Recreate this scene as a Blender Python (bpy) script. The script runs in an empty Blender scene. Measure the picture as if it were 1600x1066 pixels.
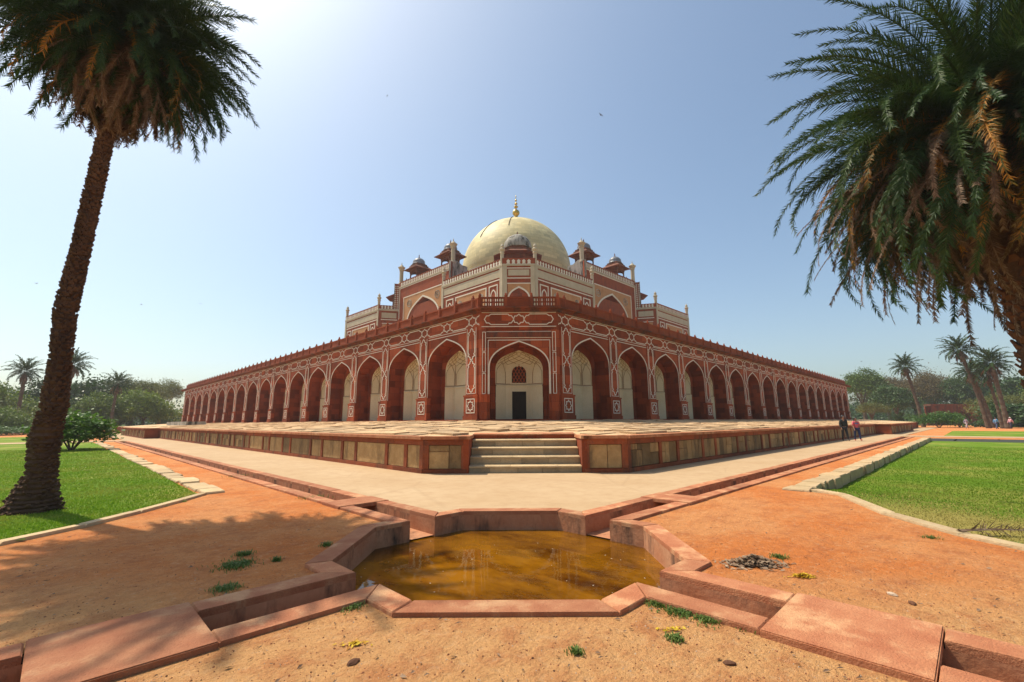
import bpy, bmesh, math, random
from mathutils import Vector, Matrix
import numpy as np
random.seed(7)
rng = np.random.default_rng(7)
SC = bpy.context.scene
COL = SC.collection
PI = math.pi
S2 = math.sqrt(2)

# ------------------------------------------------------------------ camera
CAM = Vector((-16.79, -16.32, 1.5))
AZ = PI / 4 + .0028
PITCH, ROLL = .1774, -.0059
fwd_h = Vector((math.cos(AZ), math.sin(AZ), 0)); right = Vector((math.sin(AZ), -math.cos(AZ), 0))
fwd = fwd_h * math.cos(PITCH) + Vector((0, 0, math.sin(PITCH)))
up = -fwd_h * math.sin(PITCH) + Vector((0, 0, math.cos(PITCH)))
cx_ = right * math.cos(ROLL) + up * math.sin(ROLL)
cy_ = -right * math.sin(ROLL) + up * math.cos(ROLL)
cam = bpy.data.cameras.new('camera'); camo = bpy.data.objects.new('camera', cam); COL.objects.link(camo)
camo.matrix_world = Matrix(((cx_.x, cy_.x, -fwd.x, CAM.x), (cx_.y, cy_.y, -fwd.y, CAM.y), (cx_.z, cy_.z, -fwd.z, CAM.z), (0, 0, 0, 1)))
cam.sensor_width = 36; cam.lens = 705.085 / 1600 * 36; cam.clip_start = .05; cam.clip_end = 6000
SC.camera = camo

# ------------------------------------------------------------------ sky, sun, exposure
SUN_EL = math.radians(60)
SUN_H = Vector((-.28, .96, 0)).normalized()
w = bpy.data.worlds.new('World'); SC.world = w; w.use_nodes = True
nt = w.node_tree; bg = nt.nodes['Background']
sky = nt.nodes.new('ShaderNodeTexSky'); sky.sky_type = 'NISHITA'; sky.sun_disc = False
sky.sun_elevation = SUN_EL; sky.sun_rotation = math.atan2(SUN_H.x, SUN_H.y)
sky.air_density = 1.0; sky.dust_density = 2.8; sky.ozone_density = .9; sky.altitude = 200
tint = nt.nodes.new('ShaderNodeMix'); tint.data_type = 'RGBA'; tint.blend_type = 'MULTIPLY'; tint.inputs[0].default_value = 1; tint.inputs[7].default_value = (.93, 1.0, .97, 1)   # even white balance of the whole sky
nt.links.new(sky.outputs[0], tint.inputs[6]); nt.links.new(tint.outputs[2], bg.inputs[0]); bg.inputs[1].default_value = .142
sl = bpy.data.lights.new('sun', 'SUN'); sl.energy = 4.5; sl.angle = math.radians(.55); sl.color = (1, .90, .74)
so = bpy.data.objects.new('sun', sl); COL.objects.link(so)
sd = SUN_H * math.cos(SUN_EL) + Vector((0, 0, math.sin(SUN_EL)))
so.rotation_euler = sd.to_track_quat('Z', 'Y').to_euler(); so.location = (-20, 40, 60)
SC.view_settings.view_transform = 'Standard'; SC.view_settings.look = 'None'
SC.view_settings.exposure = 0.32; SC.view_settings.gamma = 1
SC.cycles.max_bounces = 6; SC.cycles.transparent_max_bounces = 6

# ------------------------------------------------------------------ materials
def newmat(name):
    m = bpy.data.materials.new(name); m.use_nodes = True
    n = m.node_tree; b = n.nodes['Principled BSDF']
    return m, n, b
def N(n, t, **k):
    x = n.nodes.new(t)
    for a, v in k.items(): setattr(x, a, v)
    return x
def noise(n, vec, scale, detail=4, rough=.6):
    x = N(n, 'ShaderNodeTexNoise'); x.inputs['Scale'].default_value = scale; x.inputs['Detail'].default_value = detail
    x.inputs['Roughness'].default_value = rough
    n.links.new(vec, x.inputs['Vector']); return x.outputs['Fac']
def ramp(n, fac, p0, p1, c0=(0, 0, 0, 1), c1=(1, 1, 1, 1)):
    r = N(n, 'ShaderNodeValToRGB'); e = r.color_ramp.elements
    e[0].position = p0; e[1].position = p1; e[0].color = c0; e[1].color = c1
    n.links.new(fac, r.inputs[0]); return r.outputs[0]
def mix(n, fac, a, b, mode='MIX'):
    x = N(n, 'ShaderNodeMix', data_type='RGBA', blend_type=mode)
    for i, v in ((0, fac), (6, a), (7, b)):
        if hasattr(v, 'links') or hasattr(v, 'is_output'): n.links.new(v, x.inputs[i])
        else: x.inputs[i].default_value = v if i == 0 else (*v[:3], 1)
    return x.outputs[2]
def math_(n, op, a, b=None):
    x = N(n, 'ShaderNodeMath', operation=op)
    for i, v in ((0, a), (1, b)):
        if v is None: continue
        if hasattr(v, 'is_output'): n.links.new(v, x.inputs[i])
        else: x.inputs[i].default_value = v
    return x.outputs[0]
def bump(n, b, h, dist, strength=1.):
    x = N(n, 'ShaderNodeBump'); x.inputs['Distance'].default_value = dist; x.inputs['Strength'].default_value = strength
    n.links.new(h, x.inputs['Height']); n.links.new(x.outputs[0], b.inputs['Normal'])
def facade_vec(n, pos):
    s = N(n, 'ShaderNodeSeparateXYZ'); n.links.new(pos, s.inputs[0])
    d = math_(n, 'SUBTRACT', s.outputs[0], s.outputs[1])
    c = N(n, 'ShaderNodeCombineXYZ'); n.links.new(d, c.inputs[0]); n.links.new(s.outputs[2], c.inputs[1]); return c.outputs[0], s
def stone(name, c1, c2, scale=1.5, rough=.85, bmp=.01, stain=None, stain_amt=(.55, .75), brick=None, rnd=0., fine=18., spec=.25):
    m, n, b = newmat(name)
    pos = N(n, 'ShaderNodeNewGeometry').outputs['Position']
    f = noise(n, pos, scale, 5)
    col = mix(n, ramp(n, f, .35, .68), c1, c2)
    f2 = noise(n, pos, fine, 4)
    col = mix(n, .55, col, mix(n, f2, (.45, .45, .45), (1.25, 1.25, 1.25)), 'MULTIPLY') if False else mix(n, math_(n, 'MULTIPLY', f2, .6), col, [c * .55 for c in c1])
    h = f2
    if brick:
        vec, _ = facade_vec(n, pos)
        t = N(n, 'ShaderNodeTexBrick'); n.links.new(vec, t.inputs['Vector'])
        t.inputs['Scale'].default_value = 1; t.inputs['Brick Width'].default_value = brick[0]; t.inputs['Row Height'].default_value = brick[1]
        t.inputs['Mortar Size'].default_value = .008; t.inputs['Mortar Smooth'].default_value = .3
        t.inputs['Color1'].default_value = (.58, .56, .56, 1); t.inputs['Color2'].default_value = (1.25, 1.18, 1.1, 1); t.inputs['Mortar'].default_value = (.6, .55, .5, 1)
        col = mix(n, 1., col, t.outputs['Color'], 'MULTIPLY')
        h = math_(n, 'SUBTRACT', f2, math_(n, 'MULTIPLY', t.outputs['Fac'], 1.0))
    if stain:
        mp = N(n, 'ShaderNodeMapping'); mp.inputs['Scale'].default_value = (1, 1, .28); n.links.new(pos, mp.inputs[0])
        s = noise(n, mp.outputs[0], 1.7, 6, .7)
        col = mix(n, ramp(n, s, *stain_amt), col, stain)
    if rnd:
        o = N(n, 'ShaderNodeObjectInfo').outputs['Random']
        col = mix(n, 1., col, ramp(n, o, 0, 1, (1 - rnd, 1 - rnd, 1 - rnd, 1), (1 + rnd, 1 + rnd * .9, 1 + rnd * .7, 1)), 'MULTIPLY')
    n.links.new(col, b.inputs['Base Color']); b.inputs['Roughness'].default_value = rough; b.inputs['Specular IOR Level'].default_value = spec
    bump(n, b, h, bmp)
    return m
M = {}
M['red'] = stone('red_sandstone', (.33, .066, .021), (.43, .102, .036), .9, .85, .012, (.13, .045, .025), (.56, .80), brick=(.95, .52))
M['redplain'] = stone('red_sandstone_plain', (.29, .058, .018), (.38, .088, .030), 1.3, .85, .012, (.10, .045, .028), (.54, .80), rnd=.15)
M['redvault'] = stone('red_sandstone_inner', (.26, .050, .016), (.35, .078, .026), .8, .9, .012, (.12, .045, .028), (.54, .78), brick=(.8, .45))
M['cornice'] = stone('weathered_red_cornice', (.24, .055, .022), (.33, .085, .036), 1.2, .9, .012, (.07, .04, .028), (.44, .66))
M['inlay'] = stone('white_marble_inlay', (.78, .71, .58), (.85, .79, .66), 2., .6, .002, (.42, .33, .22), (.6, .85))
M['marble'] = stone('aged_white_marble', (.50, .42, .29), (.60, .52, .37), 1.0, .65, .004, (.36, .31, .22), (.55, .8))
M['plaster'] = stone('cream_lime_plaster', (.68, .55, .34), (.78, .67, .45), .8, .85, .004, (.45, .36, .23), (.58, .85))
M['plasterline'] = stone('brown_painted_line', (.22, .10, .045), (.28, .13, .06), 3, .9, .001)
M['buff'] = stone('buff_sandstone', (.50, .24, .10), (.60, .32, .15), 1.1, .85, .006, (.33, .15, .07), (.58, .8))
M['grey'] = stone('weathered_grey_plaster', (.40, .37, .32), (.52, .48, .40), .9, .9, .01, (.07, .065, .05), (.46, .62))
M['dark'] = stone('dark_timber_and_unlit_openings', (.018, .010, .007), (.03, .018, .01), 3, .8, .004)  # near-black for timber, and the painted darkness of unlit openings
M['gold'] = stone('gilded_copper', (.62, .38, .06), (.70, .46, .10), 5, .3, .002)
M['gold'].node_tree.nodes['Principled BSDF'].inputs['Metallic'].default_value = .85
M['blue'] = stone('blue_glazed_tile', (.16, .18, .23), (.30, .29, .28), 4, .4, .002)
M['plinthred'] = stone('weathered_plinth_sandstone', (.27, .068, .026), (.35, .105, .045), 2.4, .9, .015, (.10, .05, .03), (.50, .70), rnd=.25)
M['kiosk'] = stone('dark_kiosk_sandstone', (.17, .055, .028), (.25, .085, .042), 2., .85, .01, (.07, .04, .03), (.5, .72))
M['plinthstone'] = stone('quartzite_block', (.33, .20, .085), (.45, .30, .14), 3.0, .85, .025, (.09, .06, .035), (.50, .70), rnd=.45, fine=9)
M['slab'] = stone('terrace_flagstone', (.50, .33, .18), (.62, .44, .26), 2., .9, .02, (.25, .17, .11), (.56, .8), rnd=.25)
M['coping'] = stone('red_coping_stone', (.42, .150, .070), (.58, .265, .130), 3.4, .88, .014, (.62, .38, .20), (.52, .74), rnd=.18, fine=70)
M['poolwall'] = stone('stained_pool_plaster', (.46, .19, .09), (.55, .28, .15), 2.5, .9, .008, (.05, .035, .025), (.50, .66))
M['kerb'] = stone('pale_kerb_stone', (.52, .37, .20), (.62, .47, .28), 2.5, .9, .02, (.3, .2, .12), (.55, .8), rnd=.15)
M['step'] = stone('stone_step', (.36, .27, .16), (.46, .36, .22), 2.2, .9, .015, (.20, .15, .09), (.55, .8), rnd=.2)
M['bark'] = stone('palm_bark', (.105, .055, .032), (.16, .088, .05), 5, .95, .02, (.05, .028, .018), (.5, .75), fine=30)
M['barkred'] = stone('palm_leaf_base', (.13, .052, .024), (.20, .085, .036), 6, .9, .015, (.07, .035, .02), (.5, .75), fine=30)
M['treebark'] = stone('tree_bark', (.10, .075, .05), (.16, .12, .085), 4, .95, .02)
# dome: marble courses
def dome_mat():
    m, n, b = newmat('dome_marble')
    pos = N(n, 'ShaderNodeNewGeometry').outputs['Position']
    f = noise(n, pos, .5, 6, .65); f2 = noise(n, pos, 4, 5)
    col = mix(n, ramp(n, f, .35, .7), (.60, .49, .24), (.68, .58, .31))
    s = N(n, 'ShaderNodeSeparateXYZ'); n.links.new(pos, s.inputs[0])
    a = math_(n, 'ARCTAN2', math_(n, 'SUBTRACT', s.outputs[1], 46.1), math_(n, 'SUBTRACT', s.outputs[0], 46.7))
    c = N(n, 'ShaderNodeCombineXYZ'); n.links.new(math_(n, 'MULTIPLY', a, 11.), c.inputs[0]); n.links.new(s.outputs[2], c.inputs[1])
    t = N(n, 'ShaderNodeTexBrick'); n.links.new(c.outputs[0], t.inputs['Vector']); t.inputs['Scale'].default_value = 1
    t.inputs['Brick Width'].default_value = 1.6; t.inputs['Row Height'].default_value = .62; t.inputs['Mortar Size'].default_value = .012
    t.inputs['Color1'].default_value = (.80, .80, .78, 1); t.inputs['Color2'].default_value = (1.12, 1.10, 1.05, 1); t.inputs['Mortar'].default_value = (.60, .57, .5, 1)
    col = mix(n, 1., col, t.outputs[0], 'MULTIPLY')
    mp = N(n, 'ShaderNodeMapping'); mp.inputs['Scale'].default_value = (1, 1, .35); n.links.new(pos, mp.inputs[0])
    st = noise(n, mp.outputs[0], .55, 7, .7)
    col = mix(n, ramp(n, st, .54, .86), col, (.36, .30, .16))
    n.links.new(col, b.inputs['Base Color']); b.inputs['Roughness'].default_value = .6; b.inputs['Specular IOR Level'].default_value = .3
    bump(n, b, f2, .02); return m
M['dome'] = dome_mat()
def ground_mat():
    m, n, b = newmat('red_gravel')
    pos = N(n, 'ShaderNodeNewGeometry').outputs['Position']
    big = noise(n, pos, .5, 8, .68); mid = noise(n, pos, 2.6, 8, .72); fin = noise(n, pos, 38, 5, .75); gr = noise(n, pos, 110, 3, .8); lump = noise(n, pos, 11, 6, .75)
    col = mix(n, ramp(n, big, .42, .58), (.60, .185, .040), (.64, .270, .092))
    # pale trodden earth on the camera side of the basin (the photograph shows another soil there)
    s = N(n, 'ShaderNodeSeparateXYZ'); n.links.new(pos, s.inputs[0])
    v = math_(n, 'ADD', s.outputs[0], s.outputs[1])
    front = ramp(n, math_(n, 'ADD', math_(n, 'MULTIPLY', math_(n, 'ADD', v, 26.7), -.45), math_(n, 'MULTIPLY', mid, .9)), .1, 1.0)
    col = mix(n, front, col, (.64, .335, .13))
    col = mix(n, math_(n, 'MULTIPLY', ramp(n, mid, .47, .66), .7), col, (.42, .130, .042))
    col = mix(n, math_(n, 'MULTIPLY', ramp(n, fin, .50, .68), .5), col, (.27, .10, .045))
    col = mix(n, math_(n, 'MULTIPLY', ramp(n, lump, .52, .66), .38), col, (.36, .125, .045))
    col = mix(n, math_(n, 'MULTIPLY', ramp(n, lump, .36, .46, (1, 1, 1, 1), (0, 0, 0, 1)), .35), col, (.66, .42, .23))
    col = mix(n, math_(n, 'MULTIPLY', ramp(n, gr, .56, .70), .5), col, (.72, .50, .33))
    far = N(n, 'ShaderNodeVectorMath', operation='LENGTH'); n.links.new(pos, far.inputs[0])
    col = mix(n, ramp(n, math_(n, 'MULTIPLY', far.outputs['Value'], 1 / 400.), .33, .40), col, (.10, .13, .035))
    n.links.new(col, b.inputs['Base Color']); b.inputs['Roughness'].default_value = .95; b.inputs['Specular IOR Level'].default_value = .15
    h = math_(n, 'ADD', math_(n, 'ADD', math_(n, 'MULTIPLY', mid, .8), math_(n, 'MULTIPLY', lump, .9)), math_(n, 'ADD', math_(n, 'MULTIPLY', fin, .35), math_(n, 'MULTIPLY', gr, .12)))
    bump(n, b, h, .06); return m
M['ground'] = ground_mat()
def path_mat():
    m, n, b = newmat('beige_path')
    pos = N(n, 'ShaderNodeNewGeometry').outputs['Position']
    big = noise(n, pos, .45, 6, .65); mid = noise(n, pos, 3.2, 6, .7); fin = noise(n, pos, 60, 3, .7)
    col = mix(n, ramp(n, big, .35, .65), (.44, .295, .16), (.51, .365, .215))
    col = mix(n, math_(n, 'MULTIPLY', ramp(n, mid, .46, .70), .5), col, (.36, .22, .11))
    col = mix(n, math_(n, 'MULTIPLY', fin, .35), col, (.36, .24, .135))
    vo = N(n, 'ShaderNodeTexVoronoi', feature='DISTANCE_TO_EDGE'); vo.inputs['Scale'].default_value = .28; n.links.new(pos, vo.inputs['Vector'])
    col = mix(n, ramp(n, vo.outputs['Distance'], 0, .012, (.16, .16, .16, 1), (0, 0, 0, 1)), col, (.25, .15, .08))
    n.links.new(col, b.inputs['Base Color']); b.inputs['Roughness'].default_value = .9; b.inputs['Specular IOR Level'].default_value = .2
    bump(n, b, math_(n, 'ADD', math_(n, 'MULTIPLY', mid, .7), math_(n, 'MULTIPLY', fin, .2)), .012); return m
M['path'] = path_mat()
def lawn_mat():
    m, n, b = newmat('mown_lawn')
    pos = N(n, 'ShaderNodeNewGeometry').outputs['Position']
    big = noise(n, pos, .33, 6, .65); fin = noise(n, pos, 35, 5, .7)
    col = mix(n, fin, (.085, .165, .008), (.16, .27, .016))
    col = mix(n, ramp(n, big, .46, .66), col, (.30, .29, .06))
    s = N(n, 'ShaderNodeSeparateXYZ'); n.links.new(pos, s.inputs[0])
    # worn dry turf at the corner of the sunken lawn beside the gravel
    dx = math_(n, 'ADD', s.outputs[0], 7.2); dy = math_(n, 'ADD', s.outputs[1], 16.5)
    dist = math_(n, 'SQRT', math_(n, 'ADD', math_(n, 'MULTIPLY', dx, dx), math_(n, 'MULTIPLY', dy, dy)))
    dry = ramp(n, math_(n, 'ADD', math_(n, 'MULTIPLY', dist, .2), math_(n, 'MULTIPLY', big, .8)), .6, 1.25, (1, 1, 1, 1), (0, 0, 0, 1))
    col = mix(n, math_(n, 'MULTIPLY', dry, .85), col, mix(n, fin, (.26, .20, .045), (.50, .40, .12)))
    n.links.new(col, b.inputs['Base Color']); b.inputs['Roughness'].default_value = .9; b.inputs['Specular IOR Level'].default_value = .1
    bump(n, b, fin, .05); return m
M['lawn'] = lawn_mat()
def leaf_mat(name, cols, rough=.5, trans=.25, island=True, spec=.3):
    m, n, b = newmat(name)
    g = N(n, 'ShaderNodeNewGeometry'); o = N(n, 'ShaderNodeObjectInfo').outputs['Random']
    r = N(n, 'ShaderNodeValToRGB'); e = r.color_ramp.elements
    while len(e) < len(cols): e.new(.5)
    for i, c in enumerate(cols): e[i].position = i / (len(cols) - 1); e[i].color = (*c, 1)
    f = math_(n, 'ADD', math_(n, 'MULTIPLY', g.outputs['Random Per Island'], .65), math_(n, 'MULTIPLY', o, .35))
    n.links.new(f, r.inputs[0])
    n.links.new(r.outputs[0], b.inputs['Base Color']); b.inputs['Roughness'].default_value = rough; b.inputs['Specular IOR Level'].default_value = spec
    if trans:
        t = N(n, 'ShaderNodeBsdfTranslucent'); n.links.new(r.outputs[0], t.inputs[0])
        ms = N(n, 'ShaderNodeMixShader'); ms.inputs[0].default_value = trans
        n.links.new(b.outputs[0], ms.inputs[1]); n.links.new(t.outputs[0], ms.inputs[2]); n.links.new(ms.outputs[0], n.nodes['Material Output'].inputs[0])
    return m
M['grass'] = leaf_mat('grass_blades', [(.085, .17, .008), (.15, .29, .012), (.27, .36, .03)], .6, .42)
_n = M['grass'].node_tree; _b = _n.nodes['Principled BSDF']; _c = _b.inputs['Base Color'].links[0].from_socket
_p = N(_n, 'ShaderNodeNewGeometry').outputs['Position']; _m = mix(_n, math_(_n, 'MULTIPLY', ramp(_n, noise(_n, _p, .55, 6, .7), .47, .66), .75), _c, (.34, .31, .06))
_n.links.new(_m, _b.inputs['Base Color']); _n.links.new(_m, [x for x in _n.nodes if x.type == 'BSDF_TRANSLUCENT'][0].inputs[0])
M['weed'] = leaf_mat('weed_leaves', [(.06, .11, .018), (.11, .18, .03), (.22, .26, .07)], .6, .3)
M['frond'] = leaf_mat('green_frond', [(.018, .045, .012), (.032, .07, .015), (.065, .10, .02)], .5, .18, True, .2)
M['frondyel'] = leaf_mat('yellowing_frond', [(.035, .065, .014), (.08, .085, .015), (.34, .14, .012), (.48, .21, .018)], .6, .22)
M['fronddead'] = leaf_mat('dead_frond', [(.075, .04, .022), (.16, .095, .052), (.30, .215, .14)], .8, .12)
M['leafa'] = leaf_mat('bright_leaves', [(.05, .095, .012), (.10, .17, .016), (.20, .25, .03)], .55, .3)
M['leafb'] = leaf_mat('dark_leaves', [(.020, .052, .010), (.04, .09, .015), (.075, .135, .022)], .45, .22)
M['leafc'] = leaf_mat('brown_leaves', [(.07, .048, .018), (.12, .08, .028), (.14, .115, .035)], .7, .25)
M['leafd'] = leaf_mat('olive_leaves', [(.06, .08, .018), (.12, .14, .028), (.22, .21, .04)], .6, .3)
M['hedge'] = leaf_mat('hedge_leaves', [(.03, .085, .010), (.06, .15, .014), (.12, .23, .02)], .5, .3)
M['litter'] = leaf_mat('dry_leaf', [(.10, .055, .03), (.24, .15, .09), (.42, .31, .20)], .8, .1)
M['petal'] = leaf_mat('yellow_leaf', [(.35, .12, .01), (.62, .42, .02), (.70, .52, .04)], .7, .2)
def water_mat():
    m, n, b = newmat('murky_water')
    pos = N(n, 'ShaderNodeNewGeometry').outputs['Position']
    mp = N(n, 'ShaderNodeMapping'); mp.inputs['Rotation'].default_value = (0, 0, PI / 4); mp.inputs['Scale'].default_value = (1.3, .7, 1); n.links.new(pos, mp.inputs[0])
    f = noise(n, mp.outputs[0], 1.3, 7, .65)
    col = mix(n, ramp(n, f, .36, .66), (.055, .017, .001), (.25, .10, .004))
    n.links.new(col, b.inputs['Base Color']); b.inputs['Roughness'].default_value = .02; b.inputs['IOR'].default_value = 1.33
    h = noise(n, pos, 5, 3); bump(n, b, h, .002, .5); return m
M['water'] = water_mat()
def plain(name, c, rough=.7):
    m, n, b = newmat(name); pos = N(n, 'ShaderNodeNewGeometry').outputs['Position']
    f = noise(n, pos, 14, 3); n.links.new(mix(n, f, [x * .8 for x in c], [min(1, x * 1.2) for x in c]), b.inputs['Base Color']); b.inputs['Roughness'].default_value = rough; return m

# ------------------------------------------------------------------ mesh builder
class MB:
    def __init__(s): s.v = []; s.f = []; s.x = None
    def add(s, vs, fs):
        o = len(s.v); s.v += [tuple(p) for p in vs]; s.f += [tuple(i + o for i in f) for f in fs]
    def box(s, x0, x1, y0, y1, z0, z1):
        s.add([(x0, y0, z0), (x1, y0, z0), (x1, y1, z0), (x0, y1, z0), (x0, y0, z1), (x1, y0, z1), (x1, y1, z1), (x0, y1, z1)],
              [(0, 3, 2, 1), (4, 5, 6, 7), (0, 1, 5, 4), (1, 2, 6, 5), (2, 3, 7, 6), (3, 0, 4, 7)])
    def prism(s, poly, z0, z1):            # poly list of (x,y); z0/z1 floats or lists
        n = len(poly); a = z0 if isinstance(z0, list) else [z0] * n; b = z1 if isinstance(z1, list) else [z1] * n
        s.add([(p[0], p[1], a[i]) for i, p in enumerate(poly)] + [(p[0], p[1], b[i]) for i, p in enumerate(poly)],
              [tuple(range(n - 1, -1, -1)), tuple(range(n, 2 * n))] + [(i, (i + 1) % n, n + (i + 1) % n, n + i) for i in range(n)])
    def lathe(s, prof, seg=24, c=(0, 0, 0), cap=True, ph=0.):
        vs = []; fs = []
        for r, z in prof:
            for k in range(seg):
                a = 2 * PI * k / seg + ph; vs.append((c[0] + r * math.cos(a), c[1] + r * math.sin(a), c[2] + z))
        for i in range(len(prof) - 1):
            for k in range(seg): fs.append((i * seg + k, i * seg + (k + 1) % seg, (i + 1) * seg + (k + 1) % seg, (i + 1) * seg + k))
        if cap: fs.append(tuple(range(seg - 1, -1, -1))); fs.append(tuple((len(prof) - 1) * seg + k for k in range(seg)))
        s.add(vs, fs)
    def tube(s, pts, rad, seg=8):
        pts = [Vector(p) for p in pts]; n = len(pts); vs = []; fs = []; ref = Vector((0, 0, 1))
        for i, p in enumerate(pts):
            t = (pts[min(i + 1, n - 1)] - pts[max(i - 1, 0)]).normalized()
            a = t.cross(ref if abs(t.dot(ref)) < .95 else Vector((1, 0, 0))).normalized(); b = t.cross(a)
            r = rad[i] if isinstance(rad, (list, tuple)) else rad
            for k in range(seg):
                q = 2 * PI * k / seg; vs.append(p + a * (r * math.cos(q)) + b * (r * math.sin(q)))
        for i in range(n - 1):
            for k in range(seg): fs.append((i * seg + k, i * seg + (k + 1) % seg, (i + 1) * seg + (k + 1) % seg, (i + 1) * seg + k))
        fs.append(tuple(range(seg - 1, -1, -1))); fs.append(tuple((n - 1) * seg + k for k in range(seg)))
        s.add(vs, fs)
    def ribbon(s, pts, wd, fmap, th=.012, closed=False, base=0.):
        """flat mitred strip along 2-D pts; fmap(u,z,h) -> 3-D, h = height above the surface"""
        P = [Vector(p) for p in pts]; n = len(P); L = []; Rr = []
        for i in range(n):
            if closed: a, b = P[i - 1], P[(i + 1) % n]
            else: a, b = P[max(i - 1, 0)], P[min(i + 1, n - 1)]
            d1 = (P[i] - a); d2 = (b - P[i])
            if d1.length < 1e-6: d1 = d2
            if d2.length < 1e-6: d2 = d1
            d1 = d1.normalized(); d2 = d2.normalized()
            t = d1 + d2
            if t.length < 1e-4: t = d1
            t = t.normalized(); nn = Vector((-t.y, t.x)); c = max(.45, nn.dot(Vector((-d1.y, d1.x))))
            L.append(P[i] + nn * (wd / 2 / c)); Rr.append(P[i] - nn * (wd / 2 / c))
        vs = []
        for i in range(n):
            vs += [fmap(*L[i], base), fmap(*Rr[i], base), fmap(*L[i], base + th), fmap(*Rr[i], base + th)]
        fs = []
        for i in range(n if closed else n - 1):
            j = (i + 1) % n; a, b = 4 * i, 4 * j
            fs += [(a + 2, b + 2, b + 3, a + 3), (a, b, b + 2, a + 2), (a + 1, a + 3, b + 3, b + 1)]
        if not closed: fs += [(0, 2, 3, 1), (4 * n - 4, 4 * n - 3, 4 * n - 1, 4 * n - 2)]
        s.add(vs, fs)
    def mesh(s, name, mat, smooth=False):
        me = bpy.data.meshes.new(name); me.from_pydata([tuple(p) for p in s.v], [], s.f)
        if mat: me.materials.append(mat)
        if smooth: me.polygons.foreach_set('use_smooth', [True] * len(me.polygons))
        me.update(); return me
    def build(s, name, mat, parent=None, smooth=False, kind=None):
        return link(name, s.mesh(name, mat, smooth), parent, kind=kind)
def link(name, me, parent=None, loc=(0, 0, 0), rz=0., kind=None):
    o = bpy.data.objects.new(name, me); COL.objects.link(o); o.parent = parent; o.location = loc; o.rotation_euler = (0, 0, rz)
    if kind: o['kind'] = kind
    return o
def tag(o, label, cat, group=None):
    o['label'] = label; o['category'] = cat
    if group: o['group'] = group
    return o
def thing(name, label, cat, loc=(0, 0, 0), rz=0., group=None):
    return tag(link(name, None, None, loc, rz), label, cat, group)
def FITW(X, Y):      # camera frame (right, forward) in metres -> world xy
    p = CAM + right * X + fwd_h * Y; return p.x, p.y
def pixpos(px, depth):     # world xy of a ground spot seen in column px at a forward distance
    return FITW((px - 800) / 705.085 * depth / math.cos(PITCH) * 1.0, depth)

# ------------------------------------------------------------------ ground, pool, channels
PC = Vector((-12.6, -12.03)); AP = 1.90; HS = AP * math.tan(PI / 8); CH = .225; CW = .25
ARM = {'E': 36.2 - PC.x, 'N': 36.4 - PC.y, 'W': 14., 'S': 14.}
def star(off, ext=0.):
    """boundary of basin + four channels, moved outwards by off"""
    a = AP + off; h = a * math.tan(PI / 8); c = CH + off; pts = []
    for k, key in enumerate('ENWS'):
        L = ARM[key] + ext; ca, sa = math.cos(k * PI / 2), math.sin(k * PI / 2)
        for x, y in ((a, -h), (a, -c), (L, -c), (L, c), (a, c), (a, h)): pts.append((PC.x + x * ca - y * sa, PC.y + x * sa + y * ca))
    return pts
ARCR = [(-5.25, -13.62), (-5.35, -14.35), (-7.1, -15.25), (-8.15, -16.12), (-8.95, -17.2), (-9.4, -18.6), (-9.5, -21), (-9.5, -70)]
LAWN_R = [(33.6, -13.62)] + ARCR + [(33.6, -70)]
def fill_sheet(loops, z, name, mat):
    bm = bmesh.new()
    for lp in loops:
        vs = [bm.verts.new((x, y, z)) for x, y in lp]
        for i in range(len(vs)): bm.edges.new((vs[i], vs[(i + 1) % len(vs)]))
    bmesh.ops.triangle_fill(bm, use_beauty=True, use_dissolve=False, edges=bm.edges[:])
    for f in bm.faces:
        if f.normal.z < 0: f.normal_flip()
    me = bpy.data.meshes.new(name); bm.to_mesh(me); bm.free(); me.materials.append(mat)
    return link(name, me)
BIG = 2500
g = fill_sheet([[(-BIG, -BIG), (BIG, -BIG), (BIG, BIG), (-BIG, BIG)], star(.14, .14), LAWN_R], 0, 'ground', M['ground']); g['kind'] = 'structure'

# beige path round the plinth
PW = -11.93
mb = MB()
zc = .030
cE = PC.y + CH + CW; cN = PC.x + CH + CW           # outer edge of channel coping next to the path
oct_o = AP + CW
hO = oct_o * math.tan(PI / 8)
corner = [(cN, PC.y + oct_o), (PC.x + hO, PC.y + oct_o), (PC.x + oct_o, PC.y + hO), (PC.x + oct_o, cE)]
poly = corner + [(100, cE), (100, -8.6), (-4.2, -8.6), (-8.6, -4.2), (-8.6, 100), (cN, 100)]
po = fill_sheet([poly], zc, 'path', M['path']); po['kind'] = 'structure'
# cross path beyond the first lawns
for nm, x0, x1, y0, y1 in (('cross_path', -90, cN - .02, 36.9, 40.5), ('cross_path', 36.9, 40.5, -90, cE - .02)):
    m_ = MB(); m_.box(x0, x1, y0, y1, -.05, .03); o = m_.build(nm, M['path']); o['kind'] = 'structure'

pool = thing('ornamental_pool', 'octagonal red stone pool of brown water in front of the steps', 'pool', (PC.x, PC.y, 0))
def P2(p): return (p[0] - PC.x, p[1] - PC.y)
ZT = .04; ZW = -.26
inner = star(0); outer = star(CW)
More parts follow.
